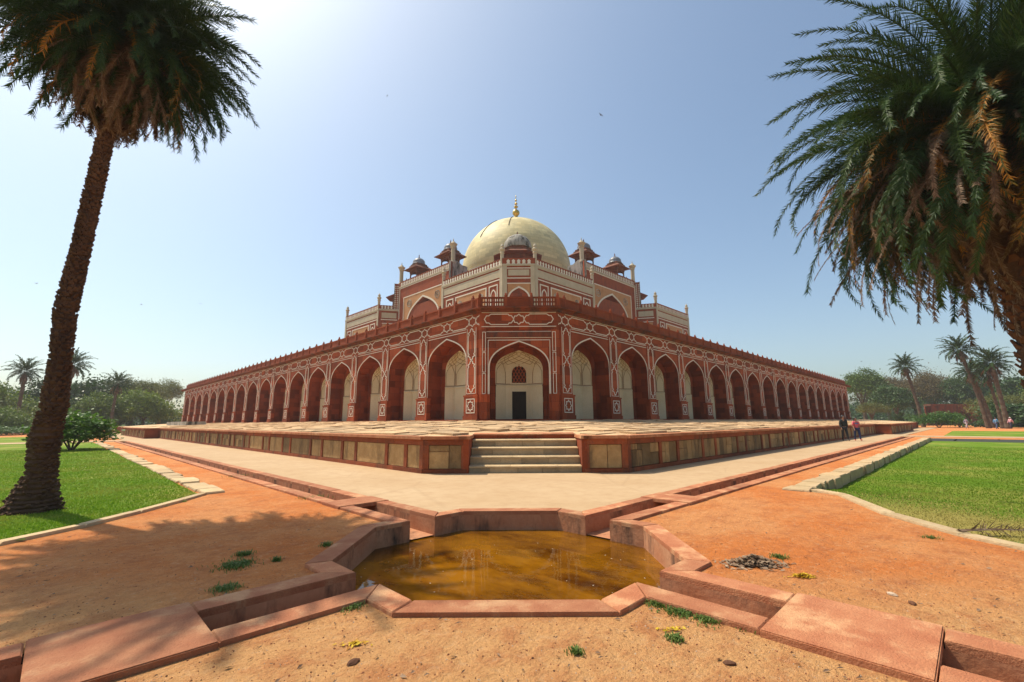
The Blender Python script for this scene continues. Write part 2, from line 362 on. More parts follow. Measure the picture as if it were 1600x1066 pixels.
# pool walls: the twelve stretches of the octagon
m_ = MB()
for k in range(4):
    b = 6 * k; nb = (6 * k + 6) % 24
    def wall(i, j):
        a, c = P2(inner[i]), P2(inner[j]); a2, c2 = P2(outer[i]), P2(outer[j])
        m_.add([(a[0], a[1], -.8), (c[0], c[1], -.8), (c[0], c[1], -.017), (a[0], a[1], -.017)], [(0, 1, 2, 3)])
    for i_, j_ in ((b, b + 1), (b + 4, b + 5), (b + 5, nb)): m_ = MB(); wall(i_, j_); m_.build('pool_wall', M['poolwall'], pool)
m_ = MB(); m_.prism([(PC.x + q * math.cos(0) - PC.x, 0) for q in ()] or [((AP + .05) / math.cos(PI / 8) * math.cos(PI / 8 + k * PI / 4), (AP + .05) / math.cos(PI / 8) * math.sin(PI / 8 + k * PI / 4)) for k in range(8)], -.85, -.8)
m_.build('pool_floor', M['poolwall'], pool)
def coping_seg(parent, a, b, c, d, z1=ZT, z0=-.02, loc=(0, 0), name='coping_stone', lip=.012):
    """stone with plan corners a,b (inner edge) c,d (outer edge), slightly chamfered"""
    m = MB(); g_ = .004
    pl = [Vector(p) for p in (a, b, c, d)]; ce = sum(pl, Vector((0, 0))) / 4
    q = [p + (ce - p).normalized() * g_ for p in pl]; q2 = [p + (ce - p).normalized() * (g_ + lip) for p in pl]
    dz = random.uniform(-.004, .004)
    vs = [(p.x, p.y, z0) for p in q] + [(p.x, p.y, z1 - lip + dz) for p in q] + [(p.x, p.y, z1 + dz) for p in q2]
    m.add(vs, [(3, 2, 1, 0), (8, 9, 10, 11)] + [(i, (i + 1) % 4, 4 + (i + 1) % 4, 4 + i) for i in range(4)] + [(4 + i, 4 + (i + 1) % 4, 8 + (i + 1) % 4, 8 + i) for i in range(4)])
    return m.build(name, M['coping'], parent)
for k in range(4):
    b = 6 * k; nb = (6 * k + 6) % 24
    for i, j in ((b, b + 1), (b + 4, b + 5), (b + 5, nb)):
        coping_seg(pool, P2(inner[i]), P2(inner[j]), P2(outer[j]), P2(outer[i]))
m_ = MB(); q = (AP + .02) / math.cos(PI / 8)
wp = [(PC.x + q * math.cos(PI / 8 + k * PI / 4), PC.y + q * math.sin(PI / 8 + k * PI / 4)) for k in range(8)]
m_.add([(x, y, ZW) for x, y in wp], [tuple(range(8))])
o = m_.build('water', M['water']); o['kind'] = 'structure'
# channels
chan_lab = {'E': 'shallow stone water channel running along the shaded side of the plinth', 'N': 'shallow stone water channel running along the sunlit left side of the plinth',
            'W': 'front stone channel leading from the pool under a slab beside the weed tufts', 'S': 'front stone channel leading from the pool past the dry leaf heap'}
BR = {'E': (-8.52 - PC.x, -7.74 - PC.x), 'N': (-8.25 - PC.y, -7.55 - PC.y), 'W': (PC.x + 15.83, PC.x + 16.76), 'S': (PC.y + 15.06, PC.y + 15.98)}
slab_lab = {'E': 'small red slab bridging the channel behind the pool toward the couple', 'N': 'small red slab bridging the channel behind the pool toward the left palm',
            'W': 'broad red stone slab bridging the front channel beside the weed tufts', 'S': 'broad red stone slab bridging the front channel beyond the leaf heap'}
for k, key in enumerate('ENWS'):
    t = thing('water_channel', chan_lab[key], 'channel', (PC.x, PC.y, 0), k * PI / 2)
    L = ARM[key]
    zf = -.24 if key in 'EN' else -.22
    m_ = MB()
    for s in (-1, 1): m_.add([(AP, s * CH, -.8), (L, s * CH, -.8), (L, s * CH, -.017), (AP, s * CH, -.017)], [(0, 1, 2, 3)])
    m_.add([(L, -CH, -.8), (L, CH, -.8), (L, CH, ZT - .05), (L, -CH, ZT - .05)], [(0, 1, 2, 3)])
    m_.build('channel_wall', M['poolwall'], t)
    m_ = MB(); m_.add([(AP + .02, -CH, zf), (L, -CH, zf), (L, CH, zf), (AP + .02, CH, zf)], [(0, 1, 2, 3)]); m_.build('channel_bed', M['poolwall'], t)
    br = BR[key]
    for s in (-1, 1):
        x = AP + CW * 0
        hx = (AP + CW) ; first = True
        while x < L:
            ln = random.uniform(1.0, 1.5) if x < 14 else random.uniform(2.2, 2.8)
            x2 = min(x + ln, L)
            if x < br[0] < x2 + .3: x2 = br[0] - .004
            xs = x + CW if first else x
            coping_seg(t, (x + .0, s * CH), (x2, s * CH), (x2, s * (CH + CW)), (xs, s * (CH + CW)))
            first = False; x = x2
            if abs(x - br[0]) < .02: x = br[1] + .004
    r_ = MB(); wd = CH + CW + .02
    r_.box(br[0], br[1], -wd, wd, -.02, ZT + .008)
    ob = link('stone_slab', None); bpy.data.objects.remove(ob)
    me = r_.mesh('stone_slab', M['coping']); bm = bmesh.new(); bm.from_mesh(me); bmesh.ops.bevel(bm, geom=bm.edges[:], offset=.008, segments=2, affect='EDGES'); bm.to_mesh(me); bm.free()
    tag(link('stone_slab', me, None, (PC.x, PC.y, 0), k * PI / 2), slab_lab[key], 'slab')

# ------------------------------------------------------------------ lawns and kerbs
def inside(p, poly):
    x, y = p; r = False
    for i in range(len(poly)):
        (x1, y1), (x2, y2) = poly[i], poly[i - 1]
        if (y1 > y) != (y2 > y) and x < (x2 - x1) * (y - y1) / (y2 - y1) + x1: r = not r
    return r
def seg_dist(p, a, b):
    a = Vector(a); d = Vector(b) - a; t = max(0, min(1, (Vector(p) - a).dot(d) / d.length_squared)); return (Vector(p) - a - d * t).length
def arc_dist(p, arc): return min(seg_dist(p, arc[i], arc[i + 1]) for i in range(len(arc) - 1))
ARCL = [(-14.45, -4.45), (-14.95, -5.1), (-15.7, -6.0), (-16.4, -6.75), (-17.2, -7.35), (-18.4, -7.9), (-20, -8.2), (-70, -8.4)]
LAWN_L = [(-14.45, 36.2)] + ARCL + [(-70, 36.2)]
def zR(x, y):
    d = arc_dist((x, y), ARCR[:7]); t = min(1, d / 3.2); t = t * t * (3 - 2 * t)
    return -.02 - .20 * t
def zL(x, y): return .022 + .02 * math.sin(x * .7) * math.sin(y * .5)
def lawn(name, poly, zf, bb, st):
    m = MB(); x0, x1, y0, y1 = bb; nx, ny = int((x1 - x0) / st), int((y1 - y0) / st)
    idx = {}
    def vid(i, j):
        if (i, j) not in idx:
            x, y = x0 + i * st, y0 + j * st; idx[i, j] = len(m.v); m.v.append((x, y, zf(x, y)))
        return idx[i, j]
    for i in range(nx):
        for j in range(ny):
            c = (x0 + (i + .5) * st, y0 + (j + .5) * st)
            if inside(c, poly): m.f.append((vid(i, j), vid(i + 1, j), vid(i + 1, j + 1), vid(i, j + 1)))
    o = m.build(name, M['lawn']); o['kind'] = 'structure'; return o
lawn('lawn', LAWN_L, zL, (-44.9, -14.1, -8.8, 36.4), .35)
lr_poly = [(34, -13.2), (-4.9, -13.2), (-5.0, -14.2), (-6.9, -14.95), (-7.95, -15.9), (-8.7, -17.1), (-9.1, -18.6), (-9.2, -21), (-9.2, -45), (34, -45)]
lawn('lawn', lr_poly, zR, (-9.5, 34, -45, -13.2), .4)
for nm, bb, z in (('lawn', (-80, -15.0, 41, 66), .02), ('lawn', (41, 66, -80, -14.2), .02)):
    m_ = MB(); m_.box(bb[0], bb[1], bb[2], bb[3], -.1, z); o = m_.build(nm, M['lawn']); o['kind'] = 'structure'
# grass blades near the viewer
def blades(name, poly, zf, region, n, hmin, hmax):
    x0, x1, y0, y1 = region; m = MB(); cnt = 0; tries = 0
    while cnt < n and tries < n * 9:
        tries += 1
        x = random.uniform(x0, x1); y = random.uniform(y0, y1)
        d = math.hypot(x - CAM.x, y - CAM.y)
        if random.random() > min(1, (8.5 / d) ** 1.7) or not inside((x, y), poly): continue
        fx = (Vector((x, y, 0)) - Vector((CAM.x, CAM.y, 0))); ff = fx.dot(fwd_h); rr = fx.dot(right)
        if ff < 1 or abs(rr) > ff * 1.25 + 1: continue
        if math.hypot(x + 7.2, y + 16.5) < random.uniform(1.5, 5.5): continue
        z = zf(x, y); a = random.uniform(0, 2 * PI); h = random.uniform(hmin, hmax); wv = .006 + d * .0007
        lx, ly = random.uniform(-.5, .5) * h, random.uniform(-.5, .5) * h
        m.add([(x - wv * math.cos(a), y - wv * math.sin(a), z - .01), (x + wv * math.cos(a), y + wv * math.sin(a), z - .01), (x + lx, y + ly, z + h)], [(0, 1, 2)])
        cnt += 1
    o = m.build(name, M['grass']); o['kind'] = 'stuff'
    return o
tag(blades('grass', LAWN_L, zL, (-26, -14.45, -8.4, 24), 70000, .012, .036), 'short green grass of the lawn round the left palm', 'grass')
tag(blades('grass', LAWN_R, zR, (-8, 24, -32, -13.75), 80000, .012, .034), 'short green grass of the sunken lawn by the right palm', 'grass')

M['straw'] = leaf_mat('dry_grass_blades', [(.20, .19, .04), (.38, .31, .08), (.55, .44, .16)], .8, .3)
m = MB(); r = random.Random(17); k = 0
while k < 26000:
    x, y = -7.2 + r.gauss(0, 2.4), -16.5 + r.gauss(0, 2.4); k += 1
    if not inside((x, y), LAWN_R): continue
    z = zR(x, y); a = r.uniform(0, 6.28); h = r.uniform(.008, .028); wv = .004 + math.hypot(x - CAM.x, y - CAM.y) * .0006
    m.add([(x - wv * math.cos(a), y - wv * math.sin(a), z - .005), (x + wv * math.cos(a), y + wv * math.sin(a), z - .005), (x + r.uniform(-1, 1) * h, y + r.uniform(-1, 1) * h, z + h)], [(0, 1, 2)])
o = m.build('dry_grass', M['straw']); o['kind'] = 'stuff'; tag(o, 'straw coloured dry turf at the worn corner of the sunken lawn', 'grass')
def rough_stone(parent, poly, z0, z1, name='kerb_stone', mat='kerb', jit=.02):
    m = MB(); n = len(poly); c = sum((Vector(p) for p in poly), Vector((0, 0))) / n
    p1 = [Vector(p) + Vector((random.uniform(-jit, jit), random.uniform(-jit, jit))) for p in poly]
    p2 = [p + (c - p) * .05 for p in p1]; dz = random.uniform(-.5, .5) * jit
    zz = [z1 + dz + random.uniform(-.2, .2) * jit for _ in p1]
    vs = [(p.x, p.y, z0) for p in p1] + [(p.x, p.y, zz[i] - .025) for i, p in enumerate(p1)] + [(p.x, p.y, zz[i]) for i, p in enumerate(p2)]
    m.add(vs, [tuple(range(n - 1, -1, -1)), tuple(range(2 * n, 3 * n))] + [(i, (i + 1) % n, n + (i + 1) % n, n + i) for i in range(n)] + [(n + i, n + (i + 1) % n, 2 * n + (i + 1) % n, 2 * n + i) for i in range(n)])
    return m.build(name, M[mat], parent)
kl = thing('stone_kerb', 'line of loose pale flagstones edging the lawn of the left palm', 'kerb')
y = -4.5
while y < 34:
    ln = random.uniform(.55, .95) if y < 12 else random.uniform(1.0, 1.5); wd = random.uniform(.36, .52); x0 = -14.42 + random.uniform(-.05, .05)
    rough_stone(kl, [(x0, y), (x0 + wd, y + random.uniform(-.05, .05)), (x0 + wd + random.uniform(-.05, .05), y + ln), (x0, y + ln)], -.05, .05, jit=.035)
    y += ln + random.uniform(.02, .07)
kr = thing('stone_kerb', 'raised kerb of pale blocks above the sunken lawn', 'kerb')
x = -5.35
while x < 33.4:
    ln = random.uniform(.5, .8) if x < 12 else random.uniform(1., 1.5); wd = random.uniform(.40, .50); y0 = -13.66
    rough_stone(kr, [(x, y0), (x + ln, y0 + random.uniform(-.03, .03)), (x + ln, y0 + wd), (x + random.uniform(-.03, .03), y0 + wd)], -.4, .045, jit=.035)
    x += ln + random.uniform(.008, .03)
def arc_kerb(parent, arc, wd, z, sgn, ln0=1.0):
    pts = [Vector(p) for p in arc]; dense = []
    for i in range(len(pts) - 1):
        n = max(1, int((pts[i + 1] - pts[i]).length / ln0))
        for k in range(n): dense.append(pts[i].lerp(pts[i + 1], k / n))
    for i in range(len(dense) - 1):
        a, b = dense[i], dense[i + 1]; t = (b - a).normalized(); nn = Vector((-t.y, t.x)) * sgn * wd
        t2 = (dense[min(i + 2, len(dense) - 1)] - b); n2 = nn if t2.length < 1e-6 else Vector((-t2.y, t2.x)).normalized() * sgn * wd
        t0 = (a - dense[max(i - 1, 0)]); n0 = nn if t0.length < 1e-6 else Vector((-t0.y, t0.x)).normalized() * sgn * wd
        na = (nn + n0) / 2; nb = (nn + n2) / 2
        rough_stone(parent, [a, b, b + nb, a + na], -.12, z, jit=.008)
k2 = thing('stone_kerb', 'curved flush kerb between the left palm lawn and the red gravel', 'kerb')
arc_kerb(k2, ARCL[:7] + [(-26, -8.3)], .16, .045, 1)
k3 = thing('stone_kerb', 'curved flush kerb between the dry lawn corner and the red gravel', 'kerb')
arc_kerb(k3, [(-4.95, -13.75)] + ARCR[1:7] + [(-9.5, -24)], .20, .04, -1, 1.1)

# ------------------------------------------------------------------ plinth with terrace and steps
plinth = thing('stone_plinth', 'low stone plinth with buff panels between red posts and paved terrace', 'plinth')
ZP = 1.08; XP = -9.05; ZA = 1.60; CC = 13.85           # chamfer: x + y = -CC
A1 = -CC - XP                                            # -4.80
far = 98.
JL = [(43.5, 67., -10.3)]
outl = [(XP, 97), (XP, 67), (-10.3, 67), (-10.3, 43.5), (XP, 43.5), (XP, A1), (A1, XP), (43.5, XP), (43.5, -10.3), (67, -10.3), (67, XP), (97, XP)]
# terrace surface rises gently to the arcade; core hidden behind facing stones
m_ = MB()
n_ = len(outl)
ins = []
for (x, y) in outl:
    ins.append((min(-.2, x + 8.5) if x < -8 else x, min(-.2, y + 8.5) if y < -8 else y))
ins = [(-.2, 97), (-.2, 67), (-.2, 67), (-.2, 43.5), (-.2, 43.5), (-.2, 3.0), (3.0, -.2), (43.5, -.2), (43.5, -.2), (67, -.2), (67, -.2), (97, -.2)]
vs = [(x, y, ZP - .03) for x, y in outl] + [(x, y, ZA - .03) for x, y in ins]
m_.add(vs, [(i, i + 1, n_ + i + 1, n_ + i) for i in range(n_ - 1) if i != 5])
SR = 1.66                                                # half width of the stair opening
u45 = Vector((1, -1)) / S2; v45 = Vector((1, 1)) / S2
cmid = Vector((XP + A1, XP + A1)) / 2
def chp(r, v): p = cmid + u45 * r + v45 * v; return (p.x, p.y)
def tq(p): return (p[0], p[1], ZP + (ZA - ZP) * (p[0] + p[1] + CC) / (CC + 2.8) - .03)
for q_ in ([(XP, A1), chp(-SR, 0), chp(-SR, 1.7), (-.2, 3.)], [(A1, XP), chp(SR, 0), chp(SR, 1.7), (3., -.2)], [chp(-SR, 1.7), chp(SR, 1.7), (3., -.2), (-.2, 3.)]): m_.add([tq(p) for p in q_], [(0, 1, 2, 3)])
terr = m_.build('terrace', M['slab'], plinth)
m_ = MB()
def shrink(p, d): return (p[0] + d if p[0] < -4 else p[0], p[1] + d if p[1] < -4 else p[1])
core = [shrink(p, .12) for p in outl] + [(97, -1), (-1, -1), (-1, 97)]
core[5] = (XP + .12, A1 + .05); core[6] = (A1 + .05, XP + .12)
# stair well cut into the chamfer
u45 = Vector((1, -1)) / S2; v45 = Vector((1, 1)) / S2
cmid = Vector((XP + A1, XP + A1)) / 2
def chp(r, v): p = cmid + u45 * r + v45 * v; return (p.x, p.y)
core = core[:6] + [chp(-SR - .1, .08), chp(-SR - .1, 2.0), chp(SR + .1, 2.0), chp(SR + .1, .08)] + core[6:]
m_.prism(core, -.1, ZP - .05); m_.build('core', M['redplain'], plinth)
# facing
def face_run(org, du, length, nin, start_post=True):
    """org (x,y) start, du unit along, nin unit pointing into the plinth; red frame, posts and stone panels"""
    org = Vector(org); du = Vector(du); nin = Vector(nin)
    def pt(u, d): p = org + du * u + nin * d; return (p.x, p.y)
    def blk(u0, u1, d0, d1, z0, z1, name, mat, bev=.0):
        m = MB(); m.prism([pt(u0, d0), pt(u1, d0), pt(u1, d1), pt(u0, d1)], z0, z1); return m.build(name, M[mat], plinth)
    u = 0
    while u < length - .01:                              # base course and frieze course stones
        l = min(random.uniform(1.6, 2.4) if u < 25 else 4.0, length - u)
        if length - u - l < .5: l = length - u
        blk(u + .004, u + l - .004, -.03, .14, -.05, .15, 'base_stone', 'plinthred')
        blk(u + .004, u + l - .004, -.012 + random.uniform(-.006, .006), .14, .84, 1.0, 'frieze_stone', 'plinthred')
        blk(u + .003, u + l - .003, -.10, .40, 1.004, ZP + .012, 'coping_stone', 'coping')
        u += l
    u = 0; k = 0
    pat = [.17, 1.05, .17, 1.75]
    while u < length:
        l = .17
        blk(u, min(u + l, length), -.01, .14, .154, .836, 'post', 'plinthred')
        u += l
        if u >= length: break
        l = (random.uniform(.8, 1.1) if k % 2 else random.uniform(1.6, 2.3)); k += 1
        if u + l + .17 > length - .6: l = length - u - .17
        if l <= .05: break
        # stones inside one panel
        far_ = u > 30
        if far_: cuts = [(0, l, 0, 1)]
        else:
            cuts = []; a = 0
            while a < l - .01:
                b = a + random.uniform(.25, .6)
                if l - b < .25: b = l
                if random.random() < .55: h = random.uniform(.5, .75); cuts += [(a, b, 0, h), (a, b, h, 1)]
                else: cuts.append((a, b, 0, 1))
                a = b
        for a, b, c, d in cuts:
            dd = random.uniform(.012, .035)
            blk(u + a + .009, u + b - .009, dd, .14, .158 + c * .674 + .008, .158 + d * .674 - .008, 'panel_stone', 'plinthstone')
        u += l
CL = (Vector((XP, A1)) - Vector((A1, XP))).length
half = CL / 2 - SR - .05
face_run((XP, 43.5), (0, -1), 43.5 - A1, (1, 0))
face_run((A1, XP), (1, 0), 43.5 - A1, (0, 1))
face_run((-10.3, 67), (0, -1), 23.5, (1, 0)); face_run((43.5, -10.3), (1, 0), 23.5, (0, 1))
face_run((XP, 43.5), (-1, 0), 1.25, (0, 1)); face_run((43.5, -10.3), (0, 1), 1.25, (1, 0))
face_run((XP, A1), tuple(u45), half, tuple(v45)); face_run(tuple(Vector((A1, XP)) - u45 * half), tuple(u45), half, tuple(v45))
# cheek walls of the stair
for s in (-1, 1):
    m = MB(); m.prism([chp(s * SR, -.02), chp(s * (SR + .16), -.02), chp(s * (SR + .16), 1.9), chp(s * SR, 1.9)], -.05, 1.0); m.build('cheek_wall', M['redplain'], plinth)
    m = MB(); m.prism([chp(s * (SR - .03), -.10), chp(s * (SR + .30), -.10), chp(s * (SR + .30), 1.9), chp(s * (SR - .03), 1.9)], 1.004, ZP + .016); m.build('coping_stone', M['coping'], plinth)
steps = thing('stone_steps', 'flight of buff stone steps cut into the corner of the plinth', 'steps')
for i in range(5):
    v0 = .02 + i * .34; z1 = [.25, .49, .735, .96, ZP + .06][i] ; z0 = [-.05, .25, .49, .735, .96][i]
    r = -SR + .012
    tread = .035
    while r < SR - .012:
        l = random.uniform(.6, .95); r2 = min(r + l, SR - .012)
        if SR - r2 < .35: r2 = SR - .012
        m = MB(); m.prism([chp(r + .003, v0), chp(r2 - .003, v0), chp(r2 - .003, v0 + .5), chp(r + .003, v0 + .5)], z0 - .03, z1 - tread - .032); m.build('riser_stone', M['step'] if i < 4 else M['redplain'], steps)
        r = r2
    r = -SR + .012
    while r < SR - .012:
        l = random.uniform(.9, 1.4); r2 = min(r + l, SR - .012)
        if SR - r2 < .5: r2 = SR - .012
        m = MB(); m.prism([chp(r + .003, v0 - .025), chp(r2 - .003, v0 - .025), chp(r2 - .003, v0 + .42), chp(r + .003, v0 + .42)], z1 - tread - .03, [z1 - .026, z1 - .026, z1 + .012, z1 + .012]); m.build('tread_stone', M['kerb'] if i < 4 else M['coping'], steps)
        r = r2
# terrace flagstones
def zt(x, y):
    d = min(x - XP, y - XP, (x + y + CC) / S2) if True else 0
    # distance travelled from the edge towards the arcade
    e = max(0, min(1, max(0, min(x, y) - XP) / 8.85)) if (x + y) > -5 else max(0, min(1, (x + y + CC) / S2 / (8.7 + 2.1)))
    return ZP + (ZA - ZP) * e
# surface by triangle interpolation: simple plane per sector
def zter(x, y):
    if y < 3 and x > y: # right or chamfer sector
        pass
    # chamfer sector is bounded by the lines from (XP,A1)-( -.2,3) and (A1,XP)-(3,-.2)
    t1 = (y - A1) / (3 - A1); xs = XP + (-.2 - XP) * t1
    t2 = (x - A1) / (3 - A1); ys = XP + (-.2 - XP) * t2
    if x > xs and y > ys and x < 3 and y < 3: e = (x + y + CC) / (CC + 2.8)
    elif y > x: e = (x - XP) / (-.2 - XP)
    else: e = (y - XP) / (-.2 - XP)
    return ZP + (ZA - ZP) * max(0, min(1, e))
fl = []
for (sx, sy) in ((0, 0),):
    y = XP + .45
    while y < -.75:
        hgt = random.uniform(.55, .85); y2 = min(y + hgt, -.62)
        x = -9.2 + random.uniform(0, .5)
        while x < 60:
            ln = random.uniform(.6, 1.25); fl.append(((x, y, x + ln, y2), False)); fl.append(((x, y, x + ln, y2), True)); x += ln
        y = y2
keep = []
for (x0, y0, x1, y1), sw in fl:
    q = [(x0, y0), (x1, y0), (x1, y1), (x0, y1)]
    if sw: q = [(b, a) for a, b in q][::-1]
    cxm, cym = sum(p[0] for p in q) / 4, sum(p[1] for p in q) / 4
    if (sw and cym < cxm) or (not sw and cym > cxm): continue
    if any(p[0] + p[1] < -CC + .75 for p in q) or any(p[0] < XP + .41 or p[1] < XP + .41 for p in q): continue
    rr = (cxm - cym) / S2; vv = (cxm + cym + CC) / S2
    if abs(rr) < SR + .55 and vv < 2.6: continue
    if cxm > -.8 and cym > -.8: continue
    if cxm + cym > 1.2 and max(cxm, cym) < 4.5: continue
    keep.append((math.hypot(cxm - CAM.x, cym - CAM.y), q))
keep.sort(key=lambda k: k[0])
rest = MB()
for i, (d, q) in enumerate(keep):
    dz = random.uniform(-.012, .028) if random.random() < .8 else random.uniform(.02, .06)
    c = Vector((sum(p[0] for p in q) / 4, sum(p[1] for p in q) / 4))
    qq = [Vector(p) + (c - Vector(p)).normalized() * random.uniform(.01, .05) for p in q]
    tl = [random.uniform(-.008, .008) for _ in q]
    m = MB() if i < 300 else rest
    m.prism([tuple(p) for p in qq], [zter(*p) - .10 for p in qq], [zter(*p) + dz + tl[k] for k, p in enumerate(qq)])
    if i < 300: m.build('flagstone', M['slab'], plinth)
rest.build('flagstones', M['slab'], plinth, kind='stuff')
m_ = MB(); m_.box(-5.5, -3.4, 52, 66, 1.3, 1.78); tag(m_.build('low_wall', M['grey']), 'low dark wall on the far left of the terrace', 'wall')

# ------------------------------------------------------------------ arcade podium
podium = thing('arcaded_podium', 'long red sandstone podium with pointed arches and white inlay', 'podium')
Z0 = 1.64
S = 92.8
def arch_pts(w, zs, za, n=12):
    P = [Vector((w, zs)), Vector((w, zs + (za - zs) * .62)), Vector((w * .50, zs + (za - zs) * .80)), Vector((0, za))]
    r = []
    for i in range(n + 1):
        t = i / n; q = 1 - t
        r.append(P[0] * q ** 3 + P[1] * 3 * q * q * t + P[2] * 3 * q * t * t + P[3] * t ** 3)
    full = [(-p.x, p.y) for p in r] + [(p.x, p.y) for p in r[::-1][1:]]
    return full           # left spring -> apex -> right spring
def FM(u, z, h): return (u, -h, z)          # local facade: +y is inwards
def arch_wall(m, w, zs, za, hw, z0, z1, y):
    a = [(-w, z0)] + arch_pts(w, zs, za) + [(w, z0)]
    m.add([(-hw, y, z0), (-w, y, z0), (-w, y, zs), (-w, y, z1), (-hw, y, z1)], [(0, 1, 2, 3, 4)])
    m.add([(hw, y, z0), (w, y, z0), (w, y, zs), (w, y, z1), (hw, y, z1)], [(4, 3, 2, 1, 0)])
    c = arch_pts(w, zs, za)
    for i in range(len(c) - 1):
        m.add([(c[i][0], y, c[i][1]), (c[i + 1][0], y, c[i + 1][1]), (c[i + 1][0], y, z1), (c[i][0], y, z1)], [(0, 1, 2, 3)])
def soffit(m, w, zs, za, z0, y0, y1):
    c = [(-w, z0)] + arch_pts(w, zs, za) + [(w, z0)]
    for i in range(len(c) - 1):
        m.add([(c[i][0], y0, c[i][1]), (c[i + 1][0], y0, c[i + 1][1]), (c[i + 1][0], y1, c[i + 1][1]), (c[i][0], y1, c[i][1])], [(0, 3, 2, 1)])
def back_ring(m, o, i_, z0, y):
    """wall between outer arch o=(w,zs,za) and inner arch at depth y"""
    A = [(-o[0], z0)] + arch_pts(*o) + [(o[0], z0)]; B = [(-i_[0], z0)] + arch_pts(*i_) + [(i_[0], z0)]
    for k in range(len(A) - 1):
        m.add([(A[k][0], y, A[k][1]), (A[k + 1][0], y, A[k + 1][1]), (B[k + 1][0], y, B[k + 1][1]), (B[k][0], y, B[k][1])], [(0, 1, 2, 3)])
def niche_plan(ow, bw, dep, n=5):
    P = [Vector((-ow, 0)), Vector((-bw, dep)), Vector((bw, dep)), Vector((ow, 0))]; r = []
    for i in range(3):
        for k in range(n): r.append(P[i].lerp(P[i + 1], k / n))
    return r + [P[3]]
def niche_meshes(ow, bw, dep, zs, za, y, z0, zd, door=False):
    """half-octagonal plaster niche; returns plaster, line-work"""
    pl = niche_plan(ow, bw, dep); m = MB(); ln = MB()
    half = [(p[1], p[0] / ow) for p in arch_pts(ow, zs, za)[len(arch_pts(ow, zs, za)) // 2:]][::-1]   # (z, scale) spring->apex
    prof = [(z0, 1.), (zd - .1, 1.)] 
    rows = [(z, s) for z, s in half]
    hole = (lambda k, z: False)
    def surf(t, z, sc, off=0.):
        # t in 0..len-1
        i = min(int(t), len(pl) - 2); p = pl[i].lerp(pl[i + 1], t - i); d = (pl[i + 1] - pl[i]).normalized(); nn = Vector((d.y, -d.x))
        q = (p + nn * off) * sc if sc > 0 else Vector((0, 0)); return (q.x, y + q.y, z)
    def sheet(z1, s1, z2, s2, off=0.):
        for k in range(len(pl) - 1):
            if door and off > 0 and len(pl) // 3 <= k < 2 * (len(pl) // 3) and False: continue
            m.add([surf(k, z1, s1, off), surf(k + 1, z1, s1, off), surf(k + 1, z2, s2, off), surf(k, z2, s2, off)], [(0, 1, 2, 3)])
    sheet(zd, 1, zs, 1)
    for (za_, sa), (zb, sb) in zip(rows[:-1], rows[1:]): sheet(za_, sa, zb, sb)
    # dado, slightly proud, with a ledge
    sheet(z0, 1, zd - .12, 1, .05); sheet(zd - .12, 1, zd - .06, 1, .09)
    for k in range(len(pl) - 1):
        m.add([surf(k, zd - .06, 1, .09), surf(k + 1, zd - .06, 1, .09), surf(k + 1, zd, 1, 0), surf(k, zd, 1, 0)], [(0, 1, 2, 3)])
        m.add([surf(k, zd - .12, 1, .05), surf(k + 1, zd - .12, 1, .05), surf(k + 1, zd - .12, 1, .09), surf(k, zd - .12, 1, .09)], [(0, 1, 2, 3)])
    T = len(pl) - 1
    def sc_at(z):
        if z <= zs: return 1.
        for (a, sa), (b, sb) in zip(rows[:-1], rows[1:]):
            if a <= z <= b: return sa + (sb - sa) * (z - a) / max(1e-6, b - a)
        return 0.
    def line(pts, wd=.03):
        V3 = [Vector(surf(min(max(t, 0), T), z, sc_at(z), .012)) for t, z in pts]
        ln.tube(V3, wd / 2, 4)
    zr = zs + (za - zs) * .30
    line([(k, zd + .03) for k in np.linspace(.05, T - .05, 16)], .035)
    third = T / 3
    for i in range(3):                                     # blind arch outlines on the three faces
        a, b = i * third + .35, (i + 1) * third - .35; mid = (a + b) / 2; zb_ = zs - .15
        if not (door and i == 1):
            line([(a, zd + .06), (a, zb_), (a + (mid - a) * .25, zb_ + .25), (mid, zr + .12), (b - (b - mid) * .25, zb_ + .25), (b, zb_), (b, zd + .06)], .028)
    rngz = np.linspace(zs + .05, za - .12, 5)
    for kx in range(-2, 9):                                # net vault
        for sg in (-1, 1):
            pts = []
            for j, z in enumerate(np.linspace(zr, za - .08, 7)):
                t = T / 2 + (kx - 3) * T / 6.5 + sg * j * T / 13
                if .2 < t < T - .2: pts.append((t, z))
            if len(pts) > 1: line(pts, .022)
    if door: return m, ln
    for t in (third, 2 * third): line([(t, zd + .05), (t, zr)], .03)
    return m, ln
W_, ZS_, ZA_ = 1.93, 5.0, 6.55
D1 = 1.02; NO = (1.45, 4.75, 6.02)
# --- one bay
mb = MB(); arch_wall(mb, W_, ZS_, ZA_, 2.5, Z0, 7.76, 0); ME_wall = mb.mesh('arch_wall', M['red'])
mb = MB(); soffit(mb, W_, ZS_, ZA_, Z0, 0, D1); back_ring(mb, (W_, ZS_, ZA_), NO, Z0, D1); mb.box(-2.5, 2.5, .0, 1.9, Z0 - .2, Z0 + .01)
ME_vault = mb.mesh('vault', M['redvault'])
mn, ml = niche_meshes(NO[0], .92, .42, NO[1], NO[2], D1, Z0, 3.8); ME_niche = mn.mesh('plaster_niche', M['plaster']); ME_lines = ml.mesh('niche_lines', M['plasterline'])
def star8(uc, zc, ru, rz):
    p = []
    for k in range(16):
        a = k * PI / 8 + PI / 8 * 0; r = 1. if k % 2 == 0 else .72
        p.append((uc + ru * r * math.cos(a), zc + rz * r * math.sin(a)))
    return p
ZB, ZTOP = 7.06, 7.68
